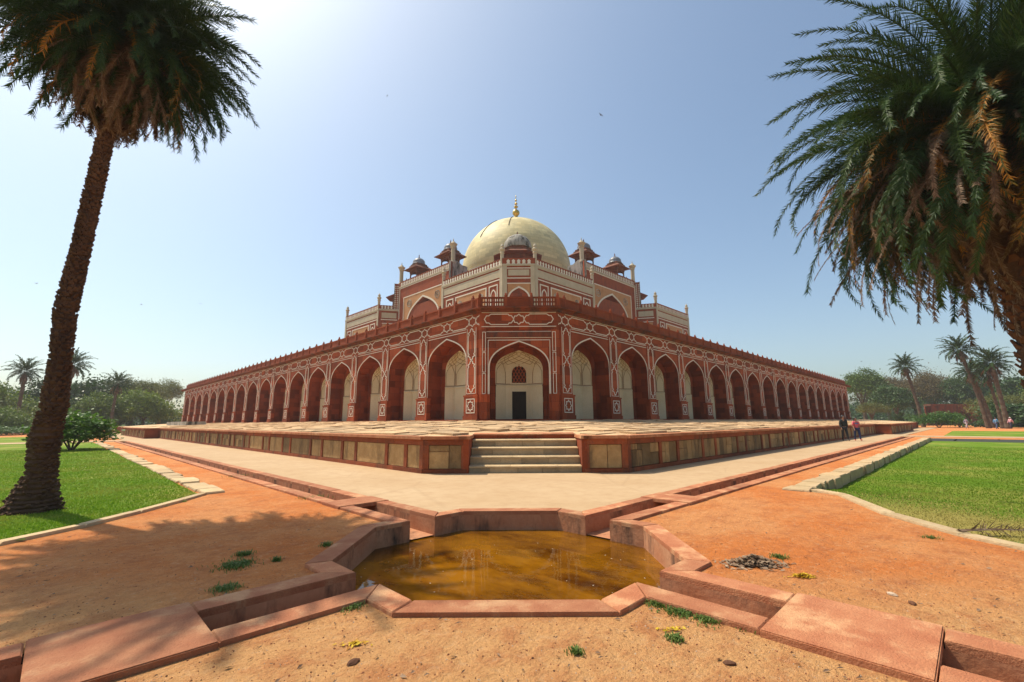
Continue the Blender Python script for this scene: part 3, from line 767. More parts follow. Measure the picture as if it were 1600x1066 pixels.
def frieze_star(m, uc, wd=.05):
    zm = (ZB + ZTOP) / 2
    for s in (-1, 1):
        m.ribbon([(uc + s * .62, ZTOP), (uc + s * .56, ZTOP - .09), (uc + s * .44, ZTOP - .09), (uc + s * .30, zm + .03), (uc + s * .30, zm - .03), (uc + s * .44, ZB + .09), (uc + s * .56, ZB + .09), (uc + s * .62, ZB)], wd, FM)
        m.ribbon([(uc, ZTOP), (uc + s * .12, ZTOP - .12), (uc + s * .24, ZTOP - .12), (uc + s * .30, zm + .04)], wd, FM, .011)
        m.ribbon([(uc, ZB), (uc + s * .12, ZB + .12), (uc + s * .24, ZB + .12), (uc + s * .30, zm - .04)], wd, FM, .011)
mb = MB()
c = arch_pts(W_ + .06, ZS_, ZA_ + .09)
mb.ribbon([(-W_ - .06, 3.06)] + c + [(W_ + .06, 3.06)], .075, FM, .02)
mb.ribbon([(-2.03, 3.06), (-2.03, 6.82), (2.03, 6.82), (2.03, 3.06)], .04, FM, .014)
frieze_star(mb, 0)
for s in (-1, 1):
    for z in (ZTOP, ZB): mb.ribbon([(s * .62, z), (s * 1.88, z)], .05, FM)
mb.ribbon([(-2.5, ZTOP + .10), (2.5, ZTOP + .10)], .03, FM, .012); mb.ribbon([(-2.03, ZB - .09), (2.03, ZB - .09)], .03, FM, .012)
ME_inlay = mb.mesh('marble_inlay', M['inlay'])
mb = MB(); mb.prism([(0, 0)] * 0 or [(-2.5, .3), (-2.5, -.10), (2.5, -.10), (2.5, .3)], 7.80, 7.90)
mb.prism([(-2.5, .3), (-2.5, -.16), (2.5, -.16), (2.5, .3)], 7.90, 7.97)
mb.add([(-2.5, -.16, 7.97), (2.5, -.16, 7.97), (2.5, -.36, 7.99), (-2.5, -.36, 7.99), (-2.5, .25, 8.14), (2.5, .25, 8.14), (2.5, -.36, 8.05), (-2.5, -.36, 8.05)], [(0, 1, 2, 3), (3, 2, 6, 7), (7, 6, 5, 4), (0, 3, 7, 4), (1, 5, 6, 2)])
ME_corn = mb.mesh('cornice', M['cornice'])
def panel_mesh(l, pierced=False):
    m = MB(); z0, z1 = 8.10, 8.72; f = .09
    m.box(0, l, -.04, .10, z0, z0 + f); m.box(0, l, -.04, .10, z1 - f, z1)
    m.box(0, f, -.035, .095, z0 + f, z1 - f); m.box(l - f, l, -.035, .095, z0 + f, z1 - f)
    if pierced:
        n = 9
        for i in range(1, n):
            u = f + (l - 2 * f) * i / n; m.box(u - .035, u + .035, 0, .06, z0 + f, z1 - f)
        m.box(f, l - f, .002, .058, (z0 + z1) / 2 - .04, (z0 + z1) / 2 + .04)
    else: m.box(f, l - f, .0, .06, z0 + f, z1 - f)
    return m.mesh('parapet_panel', M['redplain'])
PN = 5.0 / 3
ME_panel = panel_mesh(PN - .15)
mb = MB(); mb.box(-.075, .075, -.07, .13, 8.10, 8.80); mb.lathe([(.075, 0), (.09, .03), (.05, .08), (.07, .12), (.0, .2)], 8, (0, .03, 8.80), False); ME_post = mb.mesh('parapet_post', M['redplain'])
# --- pier
mb = MB(); mb.box(-.50, .50, -.05, .1, 3.02, 6.98); ME_pier = mb.mesh('pier', M['red'])
mb = MB(); mb.box(-.60, .60, -.10, .2, 1.86, 2.94); mb.box(-.64, .64, -.14, .2, Z0 - .1, 1.86); mb.box(-.63, .63, -.13, .2, 2.94, 3.03); ME_ped = mb.mesh('pedestal', M['red'])
mb = MB(); mb.box(-.75, .75, -.36, 0, 1.42, Z0 - .02); ME_foot = mb.mesh('foot_stone', M['slab'])
def FP(u, z, h): return (u, -.05 - h, z)
def FD(u, z, h): return (u, -.10 - h, z)
mb = MB()
for s in (-1, 1):
    mb.ribbon([(s * .40, 3.12), (s * .40, 6.95)], .03, FP)
    for lo, hi in ((3.18, 5.05), (5.05, 6.95)):
        mb.ribbon([(0, lo), (s * .12, lo + .10), (s * .12, lo + .18), (s * .30, lo + .26), (s * .22, lo + .36), (s * .30, lo + .46), (s * .30, hi - .46), (s * .22, hi - .36), (s * .30, hi - .26), (s * .12, hi - .18), (s * .12, hi - .10), (0, hi)], .05, FP, .015)
mb.ribbon([(-.40, 3.12), (.40, 3.12)], .03, FP)
mb.ribbon([(-.36, 2.02), (.36, 2.02), (.36, 2.80), (-.36, 2.80)], .045, FD, closed=True)
mb.ribbon(star8(0, 2.41, .27, .30), .045, FD, .014, closed=True)
ME_pinl = mb.mesh('pier_inlay', M['inlay'])
mb = MB(); frieze_star(mb, 0)
ME_pstar = mb.mesh('frieze_inlay', M['inlay'])
U0 = 6.38
def side(rz, pos):
    for k in range(17):
        p = pos(U0 + 5 * k)
        b = link('arch_bay', ME_wall, podium, (p[0], p[1], 0), rz)
        link('vault', ME_vault, b); link('marble_inlay', ME_inlay, b); link('cornice', ME_corn, b)
        if k == 8:
            mm = MB(); mm.box(-1.45, 1.45, D1 + .9, D1 + 1, Z0, 6.1); mm.build('passage_shade_panel', M['dark'], b)  # dark panel stands in for the unlit depth of the stair entrance
        else:
            link('plaster_niche', ME_niche, b); link('niche_lines', ME_lines, b)
        for j in range(3):
            q = pos(U0 + 5 * k - 2.5 + PN * j + .075 if rz == 0 else U0 + 5 * k - 2.5 + PN * (j + 1) - .075)
            link('parapet_panel', ME_panel, podium, (q[0], q[1], 0), rz)
            q = pos(U0 + 5 * k - 2.5 + PN * j); link('parapet_post', ME_post, podium, (q[0], q[1], 0), rz)
    for k in range(18):
        p = pos(U0 - 2.5 + 5 * k)
        pr = link('pier', ME_pier, podium, (p[0], p[1], 0), rz)
        link('pedestal', ME_ped, pr); link('pier_inlay', ME_pinl, pr); link('frieze_inlay', ME_pstar, pr); link('foot_stone', ME_foot, pr)
side(0., lambda u: (u, 0)); side(-PI / 2, lambda u: (0, u))
# end stubs between the last pier and the corner chamfers, roof and body
CF = 3.06
for p, q, zt_ in (((CF, 0), (3.88, 0), 7.79), ((88.88, 0), (S - CF, 0), 7.79), ((0, CF), (0, 3.88), 7.79), ((0, 88.88), (0, S - CF), 7.79), ((S - CF, 0), (S, CF), 7.9), ((0, S - CF), (CF, S), 7.9), ((S, CF), (S, S), 7.9), ((CF, S), (S, S), 7.9)):
    mb = MB(); mb.add([(*p, Z0), (*q, Z0), (*q, zt_), (*p, zt_)], [(0, 1, 2, 3)]); mb.build('corner_wall', M['red'], podium)
mb = MB(); mb.add([(CF + .2, .2, 8.0), (S - CF, .2, 8.0), (S - .2, CF, 8.0), (S - .2, S - .2, 8.0), (CF, S - .2, 8.0), (.2, S - CF, 8.0), (.2, CF + .2, 8.0)], [tuple(range(7))]); mb.build('podium_roof', M['slab'], podium)
# base ledge
mb = MB()
mb.box(4.6, S - 3, -.30, .02, 1.45, Z0 - .035); mb.box(-.30, .02, 4.6, S - 3, 1.45, Z0 - .035); mb.build('base_ledge', M['redplain'], podium)
# stubs of cornice and parapet from last posts to chamfers
HC = CF / S2
mb = MB()
def cornice_run(pts):
    """mitred cornice along polyline of (x,y); outward is to the right of travel"""
    P = [Vector(p) for p in pts]; nrm = []
    for i in range(len(P)):
        d1 = (P[i] - P[i - 1]).normalized() if i else (P[1] - P[0]).normalized(); d2 = (P[i + 1] - P[i]).normalized() if i < len(P) - 1 else d1
        n1 = Vector((d1.y, -d1.x)); n2 = Vector((d2.y, -d2.x)); n = (n1 + n2).normalized(); nrm.append(n / max(.5, n.dot(n1)))
    prof = [(-.3, 7.79), (.105, 7.795), (.105, 7.905), (.165, 7.91), (.165, 7.975), (.365, 7.992), (.365, 8.055), (-.25, 8.143)]
    vs = [(P[i].x + nrm[i].x * o, P[i].y + nrm[i].y * o, z) for i in range(len(P)) for o, z in prof]; q = len(prof)
    mb.add(vs, [(i * q + j, i * q + j + 1, (i + 1) * q + j + 1, (i + 1) * q + j) for i in range(len(P) - 1) for j in range(q - 1)])
cornice_run([(0, 3.885), (0, CF), (CF, 0), (3.885, 0)]); cornice_run([(0, S), (0, 88.9)][::1]); cornice_run([(88.9, 0), (S, 0)])
mb.build('corner_cornice', M['cornice'], podium)
# chamfer bay
CBAY = link('corner_bay', None, podium, (CF / 2, CF / 2, 0), -PI / 4)
CWD, CZS, CZA = 1.68, 4.55, 6.02; cn = (1.40, 4.55, 5.70); cd = 1.0
mb = MB(); arch_wall(mb, CWD, CZS, CZA, HC, Z0, 7.79, .10); CBAY.data = None
cw = mb.build('arch_wall', M['red'], CBAY)
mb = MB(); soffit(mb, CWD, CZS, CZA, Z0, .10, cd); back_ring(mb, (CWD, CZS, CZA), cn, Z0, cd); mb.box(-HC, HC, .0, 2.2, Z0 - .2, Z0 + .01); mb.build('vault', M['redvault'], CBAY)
mn, ml = niche_meshes(cn[0], .78, .5, cn[1], cn[2], cd, Z0, 3.70, True)
mn.build('plaster_niche', M['plaster'], CBAY); ml.build('niche_lines', M['plasterline'], CBAY)
yb = cd + .5
door = MB(); door.box(-.42, .42, yb - .10, yb - .052, Z0 + .02, 3.28); dor = door.build('door', M['dark'], CBAY)
mb = MB()
for a, b, c_, d_ in ((-.50, -.42, Z0 + .02, 3.36), (.42, .50, Z0 + .02, 3.36), (-.42, .42, 3.28, 3.36)): mb.box(a, b, yb - .13, yb - .052, c_, d_)
mb.build('door_frame', M['plaster'], CBAY)
# jali window
mb = MB(); wa = arch_pts(.43, 4.35, 4.88, 8); mb.add([(u, yb - .01, z) for u, z in [(-.43, 3.78)] + wa + [(.43, 3.78)]], [tuple(range(len(wa) + 2))]); win = mb.build('window', M['dark'], CBAY)  # flat dark sheet paints the unlit holes behind the lattice
mb = MB()
def FW(u, z, h): return (u, yb - .012 - h, z)
for i in range(-6, 7):
    for sg in (-1, 1):
        pts = [(i * .20 + sg * t * .62, 3.78 + t * 1.1) for t in np.linspace(0, 1, 24)]
        ok = [(u, z) for u, z in pts if abs(u) < .42 and (z < 4.35 or inside((u, z), [(-.43, 3.78)] + wa + [(.43, 3.78)]))]
        if len(ok) > 1: mb.ribbon([ok[0], ok[-1]], .05, FW, .03)
mb.build('stone_lattice', M['redplain'], win)
mb = MB(); w2 = arch_pts(.50, 4.35, 5.0, 8); mb.ribbon([(-.5, 3.74)] + w2 + [(.5, 3.74)], .10, FW, .05); mb.ribbon([(-.5, 3.76), (.5, 3.76)], .06, FW, .045); mb.build('window_surround', M['plaster'], win)
# chamfer trim
def FC(u, z, h): return (u, .10 - h, z)
mb = MB(); ca = arch_pts(CWD + .05, CZS, CZA + .07)
mb.ribbon([(-CWD - .05, 3.06)] + ca + [(CWD + .05, 3.06)], .07, FC, .02)
mb.ribbon([(-1.78, 3.06), (-1.78, 6.16), (1.78, 6.16), (1.78, 3.06)], .04, FC, .015)
mb.ribbon([(-1.98, 6.30), (1.98, 6.30)], .035, FC, .015); mb.ribbon([(-1.98, 6.66), (1.98, 6.66)], .035, FC, .015)
FZ = lambda u, z, h: (u, .0 - h, z)
for s in (-1, 1):
    for z in (ZTOP, ZB): mb.ribbon([(s * .62, z), (s * 1.62, z)], .05, FZ)
    mb.ribbon([(s * 1.62, ZTOP), (s * 1.75, ZTOP - .1), (s * 1.88, ZTOP - .1), (s * 2.0, (ZB + ZTOP) / 2), (s * 1.88, ZB + .1), (s * 1.75, ZB + .1), (s * 1.62, ZB)], .05, FZ)
    for a, b in ((3.08, 4.22), (4.30, 5.42), (5.50, 6.62)): mb.ribbon([(s * 1.93, a), (s * 2.10, a), (s * 2.10, b), (s * 1.93, b)], .035, FZ, .012, closed=True)
zm = 0
def fz_star(m, uc):
    zm = (ZB + ZTOP) / 2
    for s in (-1, 1):
        m.ribbon([(uc + s * .62, ZTOP), (uc + s * .56, ZTOP - .09), (uc + s * .44, ZTOP - .09), (uc + s * .30, zm + .03), (uc + s * .30, zm - .03), (uc + s * .44, ZB + .09), (uc + s * .56, ZB + .09), (uc + s * .62, ZB)], .05, FZ)
        m.ribbon([(uc, ZTOP), (uc + s * .12, ZTOP - .12), (uc + s * .24, ZTOP - .12), (uc + s * .30, zm + .04)], .05, FZ, .011)
        m.ribbon([(uc, ZB), (uc + s * .12, ZB + .12), (uc + s * .24, ZB + .12), (uc + s * .30, zm - .04)], .05, FZ, .011)
fz_star(mb, 0); mb.ribbon([(-HC, ZTOP + .09), (HC, ZTOP + .09)], .03, FZ, .012); mb.ribbon([(-HC, ZB - .12), (HC, ZB - .12)], .04, FZ, .012)
mb.build('marble_inlay', M['inlay'], CBAY)
mb = MB(); mb.box(-HC + .0, HC - .0, 0, .097, 6.86, 7.79); mb.build('frieze', M['red'], CBAY)
mb = MB(); mb.box(-2.0, 2.0, .03, .097, 6.34, 6.62); mb.build('lintel', M['cornice'], CBAY)
for s in (-1, 1):
    mb = MB(); a, b = sorted((s * 1.88, s * HC)); mb.box(a, b, 0, .097, 3.03, 6.86); mb.build('pilaster', M['red'], CBAY)
    mb = MB(); a, b = sorted((s * 1.80, s * (HC + .02))); mb.box(a, b, -.07, .12, Z0 - .1, 2.95); mb.box(a - .02, b + .02, -.10, .12, 2.95, 3.03); mb.build('pedestal', M['red'], CBAY)
mb = MB(); mb.box(-HC - .2, HC + .2, -.28, .1, 1.45, Z0 - .03); mb.build('base_ledge', M['redplain'], CBAY)
me_p = panel_mesh(1.40, True); me_c = panel_mesh(1.42)
mb = MB(); mb.box(-.16, .16, -.02, .14, 8.10, 8.12)
for i, (u, me) in enumerate(((-2.20, me_p), (-.71, me_c), (.80, me_p))): link('parapet_panel', me, CBAY, (u, .02, 0))
for u in (-2.28, -.755, .755, 2.28): link('parapet_post', ME_post, CBAY, (u, .02, 0))
for rz, fpos in ((0, lambda u: (u, .0)), (-PI / 2, lambda u: (0, u))):
    for a, b in ((3.35, 3.80),):
        me = panel_mesh(b - a); q = fpos(a if rz == 0 else b); link('parapet_panel', me, podium, (q[0], q[1], 0), rz)

# ------------------------------------------------------------------ mausoleum
TC = Vector((46.7, 46.1)); H = 25.35; CT = 2.85; WI = 9.4; PR = 2.95; PH = 7.7
tomb = thing('domed_mausoleum', 'red and white domed mausoleum rising above the arcaded podium', 'mausoleum', (TC.x, TC.y, 8.0))
OZ = -8.0
def TB(mbx, name, mat, parent=tomb, smooth=False, kind=None):
    mbx.v = [(p[0], p[1], p[2] + (OZ if parent is tomb else 0)) for p in mbx.v]
    return mbx.build(name, mat, parent, smooth, kind)
HW = 21.28
plan = []
for k in range(4):
    ca, sa = math.cos(k * PI / 2), math.sin(k * PI / 2)
    # facade facing -y for k=0, from left chamfer to right chamfer
    for x, y in ((-(H - CT), -H), (-WI, -H), (-PH, -H + PR), (PH, -H + PR), (WI, -H), (H - CT, -H)): plan.append((x * ca - y * sa, x * sa + y * ca))
mb = MB(); mb.prism(plan, 7.9, HW); TB(mb, 'wall', M['redplain'])
mb = MB()
def fmap(side, s, d, z):          # facade coordinates: s along (left->right of right facade), d inwards
    return (s, -H + d, z) if side == 0 else (-H + d, s, z)
def frm(side):                    # ribbon map on a facade at depth d0
    return lambda d0: (lambda u, z, h: fmap(side, u, d0 - h, z))
def sbox(m, side, s0, s1, d0, d1, z0, z1):
    a = fmap(side, s0, d0, z0); b = fmap(side, s1, d1, z1)
    m.box(min(a[0], b[0]), max(a[0], b[0]), min(a[1], b[1]), max(a[1], b[1]), z0, z1)
def pinnacle(p, z0, z1, r=.24, name='pinnacle'):
    m = MB(); h = z1 - z0
    m.lathe([(r * 1.1, 0), (r * 1.1, .15), (r, .2), (r, h * .52), (r * 1.35, h * .55), (r * 1.0, h * .60), (r * 1.5, h * .68), (r * 1.6, h * .72), (r * .8, h * .78), (r * 1.05, h * .84), (r * .8, h * .9), (r * .2, h * .95), (.02, h)], 10, (p[0], p[1], z0))
    return TB(m, name, M['marble'])
def lozenge_strip(m, fm, u0, u1, z0, z1, n):
    st = (u1 - u0) / n; zm = (z0 + z1) / 2; hz = (z1 - z0) / 2
    for i in range(n):
        c = u0 + (i + .5) * st; r = st * .36
        P = [(c, z1), (c + r * .55, z1 - hz * .35), (c + r, zm + hz * .15), (c + r * .6, zm - hz * .3), (c + r, z0), (c - r, z0), (c - r * .6, zm - hz * .3), (c - r, zm + hz * .15), (c - r * .55, z1 - hz * .35)]
        m.add([fm(u, z, .03) for u, z in P], [tuple(range(9))])
def wing(side, a, b):
    """wing face between s=a and s=b (a nearer the chamfer)"""
    lo, hi = min(a, b), max(a, b); sg = 1 if b > a else -1
    F = frm(side)
    m = MB(); sbox(m, side, lo, hi, -.14, .2, HW - .10, HW + .14); sbox(m, side, lo + .01, hi - .01, -.08, .2, HW - .30, HW - .10); TB(m, 'cornice', M['marble'])
    m = MB(); sbox(m, side, lo, hi, -.05, .10, HW + .14, 22.10); sbox(m, side, lo, hi, -.08, .13, 22.10, 22.20); TB(m, 'parapet', M['redplain'])
    m = MB(); lozenge_strip(m, F(-.05), lo + .3, hi - .3, HW + .17, 22.06, int((hi - lo) / .56)); TB(m, 'parapet_inlay', M['inlay'])
    m = MB(); sbox(m, side, lo + .45, hi - .45, -.03, .05, 19.78, 20.78); TB(m, 'marble_band', M['marble'])
    m = MB(); m.ribbon([(lo + .30, 19.5), (hi - .30, 19.5)], .14, F(0), .035); TB(m, 'marble_line', M['inlay'])
    def fr(c, w, top, wd):
        return [(c - w / 2, 12.), (c - w / 2, top), (c + w / 2, top), (c + w / 2, 12.)]
    for off, wv in ((1.80, 1.55), (11.1, 1.55)):
        c = a + sg * off
        m = MB(); m.ribbon(fr(c, wv, 18.9, .1), .14, F(0), .06); m.ribbon([(c - .48, 12)] + [(c + u, z) for u, z in arch_pts(.48, 17.5, 18.35, 6)] + [(c + .48, 12)], .14, F(0), .05); TB(m, 'niche_frame', M['inlay'])
        m = MB(); q = [(c - .40, 12)] + [(c + u, z) for u, z in arch_pts(.40, 17.5, 18.26, 6)] + [(c + .40, 12)]; m.add([F(0)(u, z, .012) for u, z in q], [tuple(range(len(q)))]); TB(m, 'niche_panel', M['red'])
    c = a + sg * 6.45; wv = 6.5
    m = MB(); m.ribbon(fr(c, wv, 18.9, .12), .16, F(0), .06); m.ribbon([(c - 1.5, 12)] + [(c + u, z) for u, z in arch_pts(1.5, 15.9, 17.55, 10)] + [(c + 1.5, 12)], .28, F(0), .07); TB(m, 'panel_frame', M['inlay'])
    m = MB(); m.add([F(0)(u, z, .014) for u, z in ((c - wv / 2 + .08, 12), (c + wv / 2 - .08, 12), (c + wv / 2 - .08, 18.82), (c - wv / 2 + .08, 18.82))], [(0, 1, 2, 3)]); TB(m, 'buff_panel', M['buff'])
    q = [(c - 1.36, 12)] + [(c + u, z) for u, z in arch_pts(1.36, 15.9, 17.42, 10)] + [(c + 1.36, 12)]
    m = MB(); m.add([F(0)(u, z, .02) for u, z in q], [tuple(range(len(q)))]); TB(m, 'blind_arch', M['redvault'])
    m = MB(); rosette(m, F(.0), c - 2.3, 17.9, .36); rosette(m, F(0), c + 2.3, 17.9, .36); TB(m, 'rosette', M['grey'])
    for e, wd in ((a, .55), (b, .45)):
        s0, s1 = (e, e + sg * wd) if e == a else (e - sg * wd, e)
        m = MB(); sbox(m, side, min(s0, s1), max(s0, s1), -.10, .2, 8.0, HW - .12); TB(m, 'corner_pilaster', M['marble'])
def rosette(m, fm, u, z, r):
    m.ribbon([(u + r * math.cos(k * PI / 4), z + r * math.sin(k * PI / 4)) for k in range(8)], .12, fm, .06, closed=True)
    m.ribbon([(u + r * .35 * math.cos(k * PI / 3), z + r * .35 * math.sin(k * PI / 3)) for k in range(6)], .12, fm, .06, closed=True)
for sd_ in (0, 1):
    wing(sd_, -(H - CT), -WI); wing(sd_, H - CT, WI)
    F = frm(sd_)
    # oblique returns beside the portal
    for s in (-1, 1):
        A = Vector((s * WI, 0)); B = Vector((s * PH, PR)); L = (B - A).length; t = (B - A) / L; nn = Vector((-t.y, t.x)) * s
        if nn.y > 0: nn = -nn
        def FR(u, z, h, A=A, t=t, nn=nn, sd_=sd_):
            p = A + t * u + nn * h; return fmap(sd_, p.x, p.y, z)
        m = MB(); m.ribbon([(0, HW), (L, HW)], .34, FR, .12); TB(m, 'cornice', M['marble'])
        m = MB(); m.ribbon([(0, 21.66), (L - .9, 21.66)], .94, FR, .05, base=-.1); TB(m, 'parapet', M['redplain'])
        m = MB(); lozenge_strip(m, lambda u, z, h: FR(u, z, h - .045), .3, L - 1.0, HW + .17, 22.06, 4); TB(m, 'parapet_inlay', M['inlay'])
        m = MB(); m.ribbon([(.5, 20.28), (L - .35, 20.28)], .95, FR, .03); TB(m, 'marble_band', M['marble'])
        m = MB(); m.ribbon([(.4, 19.5), (L - .2, 19.5)], .14, FR, .035); m.ribbon([(.6, 18.8), (L - .4, 18.8)], .12, FR, .035); TB(m, 'marble_line', M['inlay'])
        m = MB(); m.ribbon([(.7, 17.0), (L - .5, 17.0)], 3.3, FR, .015); TB(m, 'buff_panel', M['buff'])
        # chequered strip climbing to the top of the portal
        m = MB(); m.ribbon([(L - .85, 21.3), (L - .85, 26.3)], .1, FR, .3, base=-.28); TB(m, 'portal_edge', M['grey'])
        m = MB(); m.ribbon([(L - .45, 21.3), (L - .45, 26.3)], .8, FR, .04, base=-.25); TB(m, 'chequered_pier', M['redplain'])
        m = MB()
        for i in range(12):
            for j in range(2):
                u, z = L - .66 + j * .38, 21.6 + i * .38; r = .15
                m.add([FR(u - r, z, -.2), FR(u, z - r * 1.1, -.2), FR(u + r, z, -.2), FR(u, z + r * 1.1, -.2)], [(0, 1, 2, 3)])
        TB(m, 'chequer_inlay', M['inlay'])
    # portal block
    zt0, zt1 = 25.45, 26.35
    aw, azs, aza = 4.75, 17.6, 22.25
    m = MB()
    c = arch_pts(aw, azs, aza, 14)
    def fw(u, z, d): return fmap(sd_, u, d, z)
    y0 = PR - .02
    m.add([fw(-PH, 8, y0), fw(-aw, 8, y0), fw(-aw, azs, y0), fw(-aw, zt0, y0), fw(-PH, zt0, y0)], [(0, 1, 2, 3, 4)]); m.add([fw(PH, 8, y0), fw(aw, 8, y0), fw(aw, azs, y0), fw(aw, zt0, y0), fw(PH, zt0, y0)], [(0, 1, 2, 3, 4)])
    for i in range(len(c) - 1): m.add([fw(c[i][0], c[i][1], y0), fw(c[i + 1][0], c[i + 1][1], y0), fw(c[i + 1][0], zt0, y0), fw(c[i][0], zt0, y0)], [(0, 1, 2, 3)])
    m.add([fw(-PH, zt0, y0), fw(PH, zt0, y0), fw(PH, zt0, y0 + 6.5), fw(-PH, zt0, y0 + 6.5)], [(0, 1, 2, 3)])
    m.add([fw(-PH, 20, y0 + 6.5), fw(PH, 20, y0 + 6.5), fw(PH, zt0, y0 + 6.5), fw(-PH, zt0, y0 + 6.5)], [(0, 1, 2, 3)])
    TB(m, 'portal', M['redplain'])
    for s in (-1, 1): m = MB(); m.add([fw(s * PH, 8, y0), fw(s * PH, 8, y0 + 3.2), fw(s * PH, zt0 + .9, y0 + 3.2), fw(s * PH, zt0 + .9, y0)], [(0, 1, 2, 3)]); TB(m, 'portal_side', M['grey'])
    # deep iwan
    m = MB(); cc = [(-aw, 8)] + c + [(aw, 8)]
    for i in range(len(cc) - 1):
        a_, b_ = cc[i], cc[i + 1]
        m.add([fw(a_[0], a_[1], y0), fw(b_[0], b_[1], y0), fw(b_[0] * .55, b_[1] if b_[1] < azs else azs + (b_[1] - azs) * .75, y0 + 3.4), fw(a_[0] * .55, a_[1] if a_[1] < azs else azs + (a_[1] - azs) * .75, y0 + 3.4)], [(0, 1, 2, 3)])
    q = [(u * .55, z if z < azs else azs + (z - azs) * .75) for u, z in cc]; m.add([fw(u, z, y0 + 3.4) for u, z in q], [tuple(range(len(q)))])
    TB(m, 'portal_vault', M['redvault'])
    m = MB(); ar = arch_pts(1.1, 16.6, 18.2, 6); q = [(-1.1, 14)] + ar + [(1.1, 14)]; m.add([fw(u, z, y0 + 3.37) for u, z in q], [tuple(range(len(q)))]); TB(m, 'portal_window', M['dark'])
    FPp = F(y0)
    m = MB(); m.ribbon([(-aw - .12, 8)] + arch_pts(aw + .12, azs, aza + .2, 14) + [(aw + .12, 8)], .26, FPp, .09)
    m.ribbon([(-6.0, 8), (-6.0, 23.25), (6.0, 23.25), (6.0, 8)], .16, FPp, .06); m.ribbon([(-7.45, 8), (-7.45, 25.2), (7.45, 25.2), (7.45, 8)], .16, FPp, .06); TB(m, 'marble_line', M['inlay'])
    m = MB()
    ca_ = arch_pts(aw + .15, azs, aza + .22, 14)
    for i in range(len(ca_) - 1): m.add([fw(ca_[i][0], ca_[i][1], y0 - .014), fw(ca_[i + 1][0], ca_[i + 1][1], y0 - .014), fw(ca_[i + 1][0], 23.2, y0 - .014), fw(ca_[i][0], 23.2, y0 - .014)], [(0, 1, 2, 3)])
    for s in (-1, 1): m.add([fw(s * (aw + .15), 8, y0 - .014), fw(s * 5.95, 8, y0 - .014), fw(s * 5.95, 23.2, y0 - .014), fw(s * (aw + .15), 23.2, y0 - .014)], [(0, 1, 2, 3)])
    TB(m, 'buff_spandrel', M['buff'])
    m = MB(); rosette(m, F(y0 - .01), -4.1, 21.9, .62); rosette(m, F(y0 - .01), 4.1, 21.9, .62); TB(m, 'rosette', M['grey'])
    m = MB(); sbox(m, sd_, -PH, PH, PR - .16, PR + .2, zt0 - .12, zt0 + .10); TB(m, 'cornice', M['marble'])
    m = MB(); sbox(m, sd_, -PH, PH, PR - .06, PR + .1, zt0 + .10, zt1); sbox(m, sd_, -PH, PH, PR - .09, PR + .13, zt1, zt1 + .1); TB(m, 'parapet', M['redplain'])
    m = MB(); lozenge_strip(m, F(PR - .06), -PH + .5, PH - .5, zt0 + .13, zt1 - .04, 27); TB(m, 'parapet_inlay', M['inlay'])
    for s in (-1, 1):
        p = fmap(sd_, s * (PH + .0), PR + .3, 0)
        m = MB(); m.lathe([(.42, 0), (.42, .25), (.34, .35), (.34, 2.5), (.44, 2.55), (.40, 2.7), (.62, 3.1), (.66, 3.2), (.45, 3.3), (.30, 3.55), (.10, 3.7), (.04, 4.1), (.0, 4.2)], 12, (p[0], p[1], 26.2)); TB(m, 'finial_column', M['marble'], smooth=False)
        m = MB(); sbox(m, sd_, min(s * PH, s * (PH + .32)), max(s * PH, s * (PH + .32)), PR + .02, PR + .95, 21.3, 26.25); TB(m, 'column_base', M['grey'])
        m = MB()
        a_, b_ = s * PH - .3, s * PH + .3
        vs = [fmap(sd_, u, d, z) for u in (a_, b_) for d, z in ((PR + .25, 21), (PR + .25, 26.7), (PR + .9, 26.7), (PR + 7.5, 23.4), (PR + 7.5, 21))]
        m.add(vs, [(0, 1, 2, 3, 4), (9, 8, 7, 6, 5)] + [(i, (i + 1) % 5, 5 + (i + 1) % 5, 5 + i) for i in range(5)]); TB(m, 'side_wall', M['grey'])
    for e in (-(H - CT), -WI, WI, H - CT):
        sg = .26 if e < 0 else -.26
        p = fmap(sd_, e + (sg if abs(e) > 10 else -sg), .12, 0); pinnacle(p, HW, 24.4)
    # portal chhatris
    for s in (-1, 1):
        p = fmap(sd_, s * 4.7, 4.95, zt0); 
        ch = link('chhatri', None, tomb, (p[0], p[1], p[2] + OZ)); 
        m = MB(); m.box(-1.35, 1.35, -1.35, 1.35, 0, .35); m.build('base', M['kiosk'], ch)
        for sx in (-1, 1):
            for sy in (-1, 1):
                m = MB(); m.lathe([(.17, .35), (.17, .6), (.12, .65), (.12, 2.4), (.2, 2.6), (.2, 2.7)], 8, (sx * 1.02, sy * 1.02, 0)); m.build('column', M['kiosk'], ch)
        m = MB()
        for k in range(4):         # bracketed arches between columns
            ca, sa = math.cos(k * PI / 2), math.sin(k * PI / 2)
            ap = arch_pts(.88, 2.0, 2.55, 6)
            for i in range(len(ap) - 1):
                q = [(ap[i][0], ap[i][1]), (ap[i + 1][0], ap[i + 1][1]), (ap[i + 1][0], 2.9), (ap[i][0], 2.9)]
                m.add([(u * ca + 1.02 * sa, u * sa - 1.02 * ca, z) for u, z in q], [(0, 1, 2, 3)])
        m.box(-1.2, 1.2, -1.2, 1.2, 2.72, 3.05); m.build('beam', M['kiosk'], ch)
        m = MB(); m.lathe([(2.75, 3.02), (2.75, 3.10), (1.75, 3.62), (1.75, 3.8), (1.5, 3.82), (1.5, 4.1)], 4, (0, 0, 0), True, PI / 4); m.build('eave', M['kiosk'], ch)
        m = MB(); m.lathe([(1.22, 4.08), (1.22, 4.22), (1.05, 4.25), (1.12, 4.5), (1.02, 4.85), (.75, 5.15), (.4, 5.35), (.1, 5.45)], 16); dm = m.build('dome', M['blue'], ch, True)
